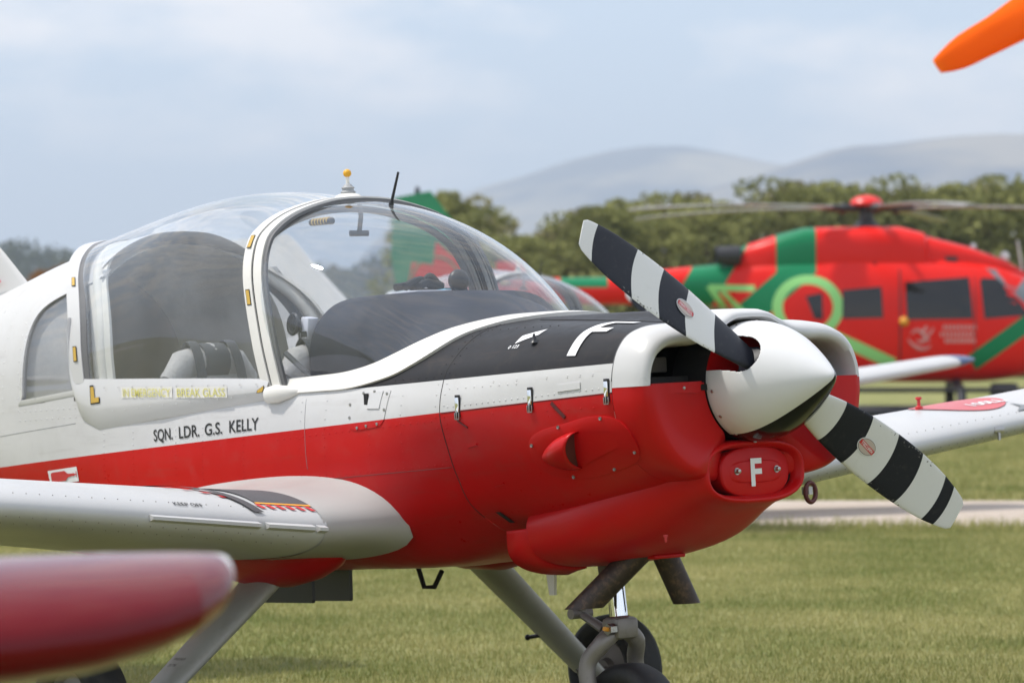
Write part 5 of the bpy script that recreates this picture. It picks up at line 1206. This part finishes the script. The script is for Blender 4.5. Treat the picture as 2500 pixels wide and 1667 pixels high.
# ================================================================ ground, path
import numpy as np
def ground_mat(name, kind):
    m, nt = NT(name); t = N(nt, 'ShaderNodeTexCoord')
    def nz_(s, d=5, r=.6, sc=(1, 1, 1)):
        mp_ = N(nt, 'ShaderNodeMapping', {'Vector': t.outputs['Object'], 'Scale': sc}); return N(nt, 'ShaderNodeTexNoise', {'Vector': mp_.outputs[0], 'Scale': s, 'Detail': d, 'Roughness': r}).outputs['Fac']
    if kind == 'grass':
        r1 = N(nt, 'ShaderNodeValToRGB', {'Fac': nz_(.55, 6, .65)}); e = r1.color_ramp.elements; e[0].position = .36; e[0].color = (.155, .178, .05, 1); e[1].position = .66; e[1].color = (.33, .305, .13, 1)
        r2 = N(nt, 'ShaderNodeMapRange', {'Value': nz_(9, 6, .7), 'From Min': .35, 'From Max': .7, 'To Min': .72, 'To Max': 1.22})
        r3 = N(nt, 'ShaderNodeMapRange', {'Value': nz_(.06, 3), 'From Min': .35, 'From Max': .65, 'To Min': .9, 'To Max': 1.1})
        c = N(nt, 'ShaderNodeVectorMath', {0: r1.outputs[0], 1: r2.outputs[0]}, operation='MULTIPLY'); c = N(nt, 'ShaderNodeVectorMath', {0: c.outputs[0], 1: r3.outputs[0]}, operation='MULTIPLY')
        bp = N(nt, 'ShaderNodeBump', {'Height': nz_(25, 6, .7), 'Strength': .7, 'Distance': .05})
    else:
        r1 = N(nt, 'ShaderNodeValToRGB', {'Fac': nz_(.8, 6, .6)}); e = r1.color_ramp.elements; e[0].position = .3; e[0].color = (.41, .345, .29, 1); e[1].position = .7; e[1].color = (.51, .44, .38, 1)
        r2 = N(nt, 'ShaderNodeMapRange', {'Value': nz_(40, 4, .7), 'From Min': .35, 'From Max': .7, 'To Min': .80, 'To Max': 1.1}); c = N(nt, 'ShaderNodeVectorMath', {0: r1.outputs[0], 1: r2.outputs[0]}, operation='MULTIPLY')
        bp = N(nt, 'ShaderNodeBump', {'Height': nz_(60, 4, .7), 'Strength': .3, 'Distance': .01})
    b = N(nt, 'ShaderNodeBsdfPrincipled', {'Base Color': c.outputs[0], 'Roughness': .9, 'Specular IOR Level': .15, 'Normal': bp.outputs[0]}); N(nt, 'ShaderNodeOutputMaterial', {'Surface': b.outputs[0]}); return m
M['ground'] = ground_mat('airfield_turf', 'grass'); M['path'] = ground_mat('worn_concrete', 'path')
g = mesh_obj('ground', [(-5800, -250, 0), (5800, -250, 0), (5800, 12400, 0), (-5800, 12400, 0)], [(0, 1, 2, 3)], M['ground'], smooth=False); tag(g, 'short airfield grass running out to the trees', 'ground', kind='structure')
xs = lin(-60, 80, 281); lo = [31.35 + .10 * mn.noise(Vector((x * .8, 0, 0))) + .12 * mn.noise(Vector((x * .15, 3, 0))) for x in xs]; hi = [36.4 + .12 * mn.noise(Vector((x * .7, 9, 0))) for x in xs]
V = [(x, a, .004) for x, a in zip(xs, lo)] + [(x, b, .004) for x, b in zip(xs, hi)]; n = len(xs)
pth = mesh_obj('path', V, [(i, i + 1, n + i + 1, n + i) for i in range(n - 1)], M['path'], smooth=False); tag(pth, 'pale concrete taxi path crossing the grass', 'path', kind='structure')
# grass blades: real geometry in the part of the field the camera looks over
def grass_field(name, y0, y1, dens, h, w, seed, marg=2.0):
    rg = np.random.default_rng(seed); A = 0; pts = []
    ys = np.arange(y0, y1, .5)
    for y in ys:
        half = .1305 * (y + .5) + marg; k = rg.poisson(dens * 2 * half * .5); pts.append(np.c_[rg.uniform(-half, half, k), rg.uniform(y, y + .5, k)])
    P = np.vstack(pts); n = len(P); a = rg.uniform(0, 2 * np.pi, n); hh = h * rg.uniform(.5, 1.3, n); ww = w * rg.uniform(.7, 1.4, n); le = hh * rg.uniform(.1, .8, n); b = rg.uniform(0, 2 * np.pi, n)
    V = np.zeros((n, 3, 3), np.float32); V[:, 0, 0] = P[:, 0] - np.cos(a) * ww; V[:, 0, 1] = P[:, 1] - np.sin(a) * ww; V[:, 1, 0] = P[:, 0] + np.cos(a) * ww; V[:, 1, 1] = P[:, 1] + np.sin(a) * ww
    V[:, 2, 0] = P[:, 0] + np.cos(b) * le; V[:, 2, 1] = P[:, 1] + np.sin(b) * le; V[:, 2, 2] = hh; V[:, :2, 2] = -.003
    me = bpy.data.meshes.new(name); me.vertices.add(n * 3); me.vertices.foreach_set('co', V.ravel()); me.loops.add(n * 3); me.loops.foreach_set('vertex_index', np.arange(n * 3, dtype=np.int32))
    me.polygons.add(n); me.polygons.foreach_set('loop_start', np.arange(0, n * 3, 3, dtype=np.int32)); me.update(calc_edges=True)
    at = me.attributes.new('tone', 'FLOAT', 'POINT'); at.data.foreach_set('value', np.repeat(rg.uniform(0, 1, n).astype(np.float32), 3))
    o = bpy.data.objects.new(name, me); COL.objects.link(o); me.materials.append(M['blades']); return o
m, nt = NT('grass_blades'); at = N(nt, 'ShaderNodeAttribute', attribute_name='tone'); t = N(nt, 'ShaderNodeTexCoord'); n1 = N(nt, 'ShaderNodeTexNoise', {'Vector': t.outputs['Object'], 'Scale': .55, 'Detail': 6, 'Roughness': .65})
ad = N(nt, 'ShaderNodeMath', {0: at.outputs['Fac'], 1: .35, 2: n1.outputs['Fac']}, operation='MULTIPLY_ADD')
rp_ = N(nt, 'ShaderNodeValToRGB', {'Fac': ad.outputs[0]}); e = rp_.color_ramp.elements; e[0].position = .45; e[0].color = (.185, .215, .057, 1); e[1].position = .88; e[1].color = (.44, .40, .172, 1)
b1 = N(nt, 'ShaderNodeBsdfPrincipled', {'Base Color': rp_.outputs[0], 'Roughness': .75, 'Specular IOR Level': .2}); tl = N(nt, 'ShaderNodeBsdfTranslucent', {'Color': rp_.outputs[0]}); mx = N(nt, 'ShaderNodeMixShader', {0: .3, 1: b1.outputs[0], 2: tl.outputs[0]}); N(nt, 'ShaderNodeOutputMaterial', {'Surface': mx.outputs[0]}); M['blades'] = m
tag(grass_field('grass', 11.5, 31.45, 1900, .03, .0034, 3, 3.5), 'short dry grass between the aircraft and the concrete path', 'grass', kind='stuff')
tag(grass_field('grass', 30.75, 31.6, 600, .085, .004, 9), 'fringe of taller green grass along the near edge of the concrete path', 'grass', kind='stuff')
tag(grass_field('grass', 36.3, 64, 420, .05, .008, 4, 6), 'short grass beyond the concrete path', 'grass', kind='stuff')
# ================================================================ trees
def foliage_mat(name, dark, light):
    m, nt = NT(name); at = N(nt, 'ShaderNodeAttribute', attribute_name='tone'); oi = N(nt, 'ShaderNodeObjectInfo')
    a2 = N(nt, 'ShaderNodeMath', {0: oi.outputs['Random'], 1: .3, 2: at.outputs['Fac']}, operation='MULTIPLY_ADD')
    r = N(nt, 'ShaderNodeValToRGB', {'Fac': a2.outputs[0]}); e = r.color_ramp.elements; e[0].position = .1; e[0].color = rgb(dark); e[1].position = 1.0; e[1].color = rgb(light)
    b = N(nt, 'ShaderNodeBsdfDiffuse', {'Color': r.outputs[0]}); tl = N(nt, 'ShaderNodeBsdfTranslucent', {'Color': r.outputs[0]}); mx = N(nt, 'ShaderNodeMixShader', {0: .25, 1: b.outputs[0], 2: tl.outputs[0]}); N(nt, 'ShaderNodeOutputMaterial', {'Surface': mx.outputs[0]}); return m
M['pine'] = foliage_mat('pine_needles', (.13, .14, .052), (.33, .33, .12)); M['autumn'] = foliage_mat('autumn_leaves', (.22, .095, .02), (.36, .17, .04)); M['farwood'] = foliage_mat('distant_leaves', (.040, .052, .030), (.10, .11, .055))
M['bark'] = paint('pine_bark', (.13, .095, .075), .9, var=.3, vscale=6, bump=.8, bscale=20)
def leaf_cloud(clumps, size, rg):
    Vs = []; tones = []
    for c, r, n in clumps:
        d = rg.normal(size=(n, 3)); d /= np.linalg.norm(d, axis=1)[:, None]; p = np.array(c) + d * (rg.uniform(.35, 1, n) ** .5)[:, None] * np.array(r)
        u = rg.normal(size=(n, 3)); u /= np.linalg.norm(u, axis=1)[:, None]; v = np.cross(u, rg.normal(size=(n, 3))); v /= np.linalg.norm(v, axis=1)[:, None]
        s = size * rg.uniform(.5, 1.4, n)[:, None]
        Vs.append(np.stack([p - u * s, p + v * s * .5, p + u * s, p - v * s * .5], 1)); tones.append(np.clip(rg.uniform(0, .75, n) + rg.uniform(-.15, .25), 0, 1))
    return np.concatenate(Vs), np.concatenate(tones)
def cloud_mesh(name, V, tone, mat):
    n = len(V); me = bpy.data.meshes.new(name); me.vertices.add(n * 4); me.vertices.foreach_set('co', V.astype(np.float32).ravel()); me.loops.add(n * 4); me.loops.foreach_set('vertex_index', np.arange(n * 4, dtype=np.int32))
    me.polygons.add(n); me.polygons.foreach_set('loop_start', np.arange(0, n * 4, 4, dtype=np.int32)); me.update(calc_edges=True)
    at = me.attributes.new('tone', 'FLOAT', 'POINT'); at.data.foreach_set('value', np.repeat(tone.astype(np.float32), 4)); me.materials.append(mat); return me
def tree_proto(seed, mat, H=6.5, W=2.2, leaf=.13, base=.30, per=150):
    rg = np.random.default_rng(seed); rs = random.Random(seed); m = MB(); lean = rs.uniform(-.3, .3)
    tr = [Vector((lean * (t ** 1.5), rs.uniform(-.05, .05), H * .93 * t)) for t in lin(0, 1, 7)]; m.tube(tr, [.17 * (1 - .8 * t) + .02 for t in lin(0, 1, 7)], 8)
    cl = []
    for k in range(26):
        t = base + (1 - base) * (k + rs.random()) / 26; z = H * t; prof = math.sin(min(1, (1.03 - t) / (1 - base) * 1.15 + .12) * math.pi / 2) ** .8 * (1 if t > base + .08 else .75)
        a = rs.uniform(0, 6.283) + k * 2.4; rr = W * prof * rs.uniform(.35, .85); c = (lean + rr * math.cos(a), rr * math.sin(a), z + rs.uniform(-.1, .25))
        m.tube([Vector((lean * t ** 1.5, 0, z - .5)), Vector((lean + rr * .6 * math.cos(a), rr * .6 * math.sin(a), z - .2)), Vector(c)], [.055, .035, .012], 5)
        sz = W * rs.uniform(.24, .42); cl.append((c, (sz * 1.25, sz * 1.25, sz * .62), int(per * rs.uniform(.7, 1.3))))
    cl.append(((lean, 0, H * .96), (.5, .5, .4), per))
    V, tn = leaf_cloud(cl, leaf, rg); me = cloud_mesh('crown', V, tn, mat)
    tm = bpy.data.meshes.new('trunk'); tm.from_pydata([tuple(v) for v in m.v], [], m.f); tm.update(); tm.materials.append(M['bark']); tm.polygons.foreach_set('use_smooth', [True] * len(tm.polygons)); return tm, me
def plant(proto, name, loc, sc, rz, label, cat, group=None):
    o = bpy.data.objects.new(name, None); COL.objects.link(o); o.location = loc; o.scale = sc; o.rotation_euler = (0, 0, rz); tag(o, label, cat, group)
    for nm, me in (('trunk', proto[0]), ('crown', proto[1])): c = bpy.data.objects.new(nm, me); COL.objects.link(c); c.parent = o
    return o
M['pale_tree'] = foliage_mat('pale_leaves', (.16, .15, .075), (.38, .35, .17))
PR = [tree_proto(11, M['pine']), tree_proto(12, M['pine'], W=1.6), tree_proto(13, M['pale_tree'], W=2.4, base=.2), tree_proto(14, M['pine'], W=2.6, base=.4), tree_proto(15, M['pale_tree'], W=1.9)]
TP = [(985,472),(1035,470),(1075,486),(1110,500),(1145,520),(1168,548),(1232,562),(1270,535),(1318,512),(1360,505),(1405,482),(1440,470),(1480,482),(1530,478),(1575,472),(1625,474),(1675,476),(1722,482),(1775,462),(1820,448),(1870,446),(1925,450),(1980,452),(2040,446),(2100,448),(2150,452),(2205,440),(2260,446),(2310,436),(2360,442),(2420,450),(2480,446)]
for i, (u, v) in enumerate(TP):
    Y_ = 148 + 14 * ((i * 7) % 5) / 4 + random.uniform(-3, 3); h = 1.52 + (770 - v - random.choice((-14, -6, 0, 4, 8))) / 9100 * Y_; k = h / 6.55; w = random.uniform(.8, 1.4) * (.85 + .15 * k)
    plant(PR[i % 5], 'pine_tree', ((u - 1176) / 9100 * Y_, Y_, 0), (w, w, k), random.uniform(0, 6.28), ('olive green pine in the row of trees behind the helicopter', 'slender olive green pine among the trees behind the helicopter', 'pale leafy tree among the pines behind the helicopter', 'broad spreading pine with a bare lower trunk behind the helicopter', 'narrow pale leafy tree among the pines behind the helicopter')[i % 5], 'tree', ('pines behind the helicopter', 'slender pines behind the helicopter', 'pale trees behind the helicopter', 'broad pines behind the helicopter', 'narrow pale trees behind the helicopter')[i % 5])
BU = tree_proto(31, M['pine'], 3.2, 2.6, .14, .05, 170)
for i, u in enumerate(range(960, 2480, 105)):
    Y_ = 143 + random.uniform(-3, 3); k = random.uniform(.85, 1.2); plant(BU, 'bush', ((u - 1176) / 9100 * Y_, Y_, 0), (k * 1.25, k, k), random.uniform(0, 6.28), 'low dense bush at the foot of the pines', 'bush', 'bushes under the pines')
AU = tree_proto(41, M['autumn'], 5.0, 2.6, .2, .12, 160)
for u, v, Y_ in ((110, 640, 300), (150, 628, 305), (60, 660, 290)):
    h = 1.52 + (770 - v) / 9100 * Y_; k = h / 5.0; plant(AU, 'autumn_tree', ((u - 1176) / 9100 * Y_, Y_, 0), (k, k, k), u, 'orange autumn tree in front of the wooded slope', 'tree', 'autumn trees on the left')
# far wooded slope: reads as one mass
rg = np.random.default_rng(5); cl = []
pu = [-200, 0, 60, 110, 160, 200, 235, 300, 500, 800, 1000, 1185, 1215, 1300, 1600, 2000, 2600]; pv = [560, 552, 556, 566, 560, 584, 556, 600, 600, 600, 560, 540, 540, 560, 560, 560, 560]
for k in range(1500):
    u = rg.uniform(-250, 2600); Y_ = rg.uniform(1350, 1680); vt = np.interp(u, pu, pv); hmax = 1.5 + (770 - vt) / 9100 * Y_; f = rg.uniform(0, 1) ** .6; z = hmax * f - 3.8; r = rg.uniform(3.4, 6.2)
    cl.append((((u - 1176) / 9100 * Y_, Y_ - 140 * (1 - f), max(2, z)), (r * 1.2, r * 1.2, r), 34))
V, tn = leaf_cloud(cl, 1.5, rg); wme = cloud_mesh('distant_wood', V, tn, M['farwood']); wo_ = bpy.data.objects.new('distant_wood', wme); COL.objects.link(wo_); tag(wo_, 'dark hazy woodland on the slope far behind the airfield', 'woodland', kind='stuff')
rows = []
for dpt, k in ((-40, 0), (10, .35), (60, .72), (120, .78), (200, 0)):
    rows.append([Vector(((u - 1176) / 9100 * 1530, 1480 + dpt * 2.4, max(0, (1.5 + (770 - np.interp(u, pu, pv)) / 9100 * 1530) * k - .3) - .05)) for u in range(-400, 2800, 60)])
sl_ = mesh_obj('wooded_slope', *grid(rows), paint('slope_undergrowth', (.06, .07, .035), .9, var=.3, vscale=.05), smooth=True); tag(sl_, 'dark slope under the distant woodland', 'hill', kind='structure')
# ================================================================ hills
def hill(name, label, us, vs, Y_, depth, col1, col2, seed):
    rows = []
    U = lin(us[0], us[-1], 120)
    for j in range(24):
        t = j / 23; pr = math.sin(min(1, t / .62) * math.pi / 2) ** 1.5 if t < .62 else math.cos((t - .62) / .38 * math.pi / 2); row = []
        for u in U:
            y = Y_ - depth * .62 + depth * t; h = (770 - np.interp(u, us, vs)) / 9100 * Y_; x = (u - 1176) / 9100 * Y_
            nz_ = mn.fractal(Vector((x * .0016, y * .0016, seed)), 1.0, 2.0, 5) * 22 * (1 - abs(2 * pr - 1)) ; rel = (1 - .10 * math.sin(x * .004 + seed) * (1 - pr))
            row.append(Vector((x, y, max(-.5, h * pr * rel + nz_ - .5))))
        rows.append(row)
    m, nt = NT(name + '_heath'); t = N(nt, 'ShaderNodeTexCoord'); n1 = N(nt, 'ShaderNodeTexNoise', {'Vector': t.outputs['Object'], 'Scale': .0022, 'Detail': 7, 'Roughness': .6}); r = N(nt, 'ShaderNodeValToRGB', {'Fac': n1.outputs['Fac']})
    e = r.color_ramp.elements; e[0].position = .42; e[0].color = rgb(col1); e[1].position = .6; e[1].color = rgb(col2); b = N(nt, 'ShaderNodeBsdfDiffuse', {'Color': r.outputs[0]}); N(nt, 'ShaderNodeOutputMaterial', {'Surface': b.outputs[0]})
    o = mesh_obj(name, *grid(rows), m, smooth=True, sharp=0); tag(o, label, 'hill', kind='structure'); return o
hill('hill', 'pale rounded hill behind the propeller tip', [700,900,1030,1100,1200,1300,1400,1480,1560,1650,1750,1850,2000,2200,2400], [770,520,458,432,405,370,346,336,336,352,374,388,420,480,560], 9000, 3600, (.03, .04, .06), (.34, .28, .18), 1.3)
hill('hill', 'blue grey hill above the helicopter rotor', [1300,1400,1500,1560,1650,1750,1820,1900,1960,2030,2120,2200,2280,2352,2450,2600,2900], [600,520,474,456,426,396,372,346,334,331,319,311,307,309,312,330,420], 6800, 2600, (.03, .04, .07), (.28, .23, .16), 5.1)
# ================================================================ haze
m, nt = NT('thin_haze'); pv_ = N(nt, 'ShaderNodeVolumePrincipled', {'Color': (.76, .865, 1, 1), 'Density': 2.0e-4, 'Anisotropy': .1}); N(nt, 'ShaderNodeOutputMaterial', {'Volume': pv_.outputs[0]})
mb = MB(); mb.box((0, 6050, 249), (11800, 12900, 500)); hz = mb.build('haze', m, smooth=False); tag(hz, 'thin blue haze lying over the whole airfield and the hills', 'haze', kind='stuff')
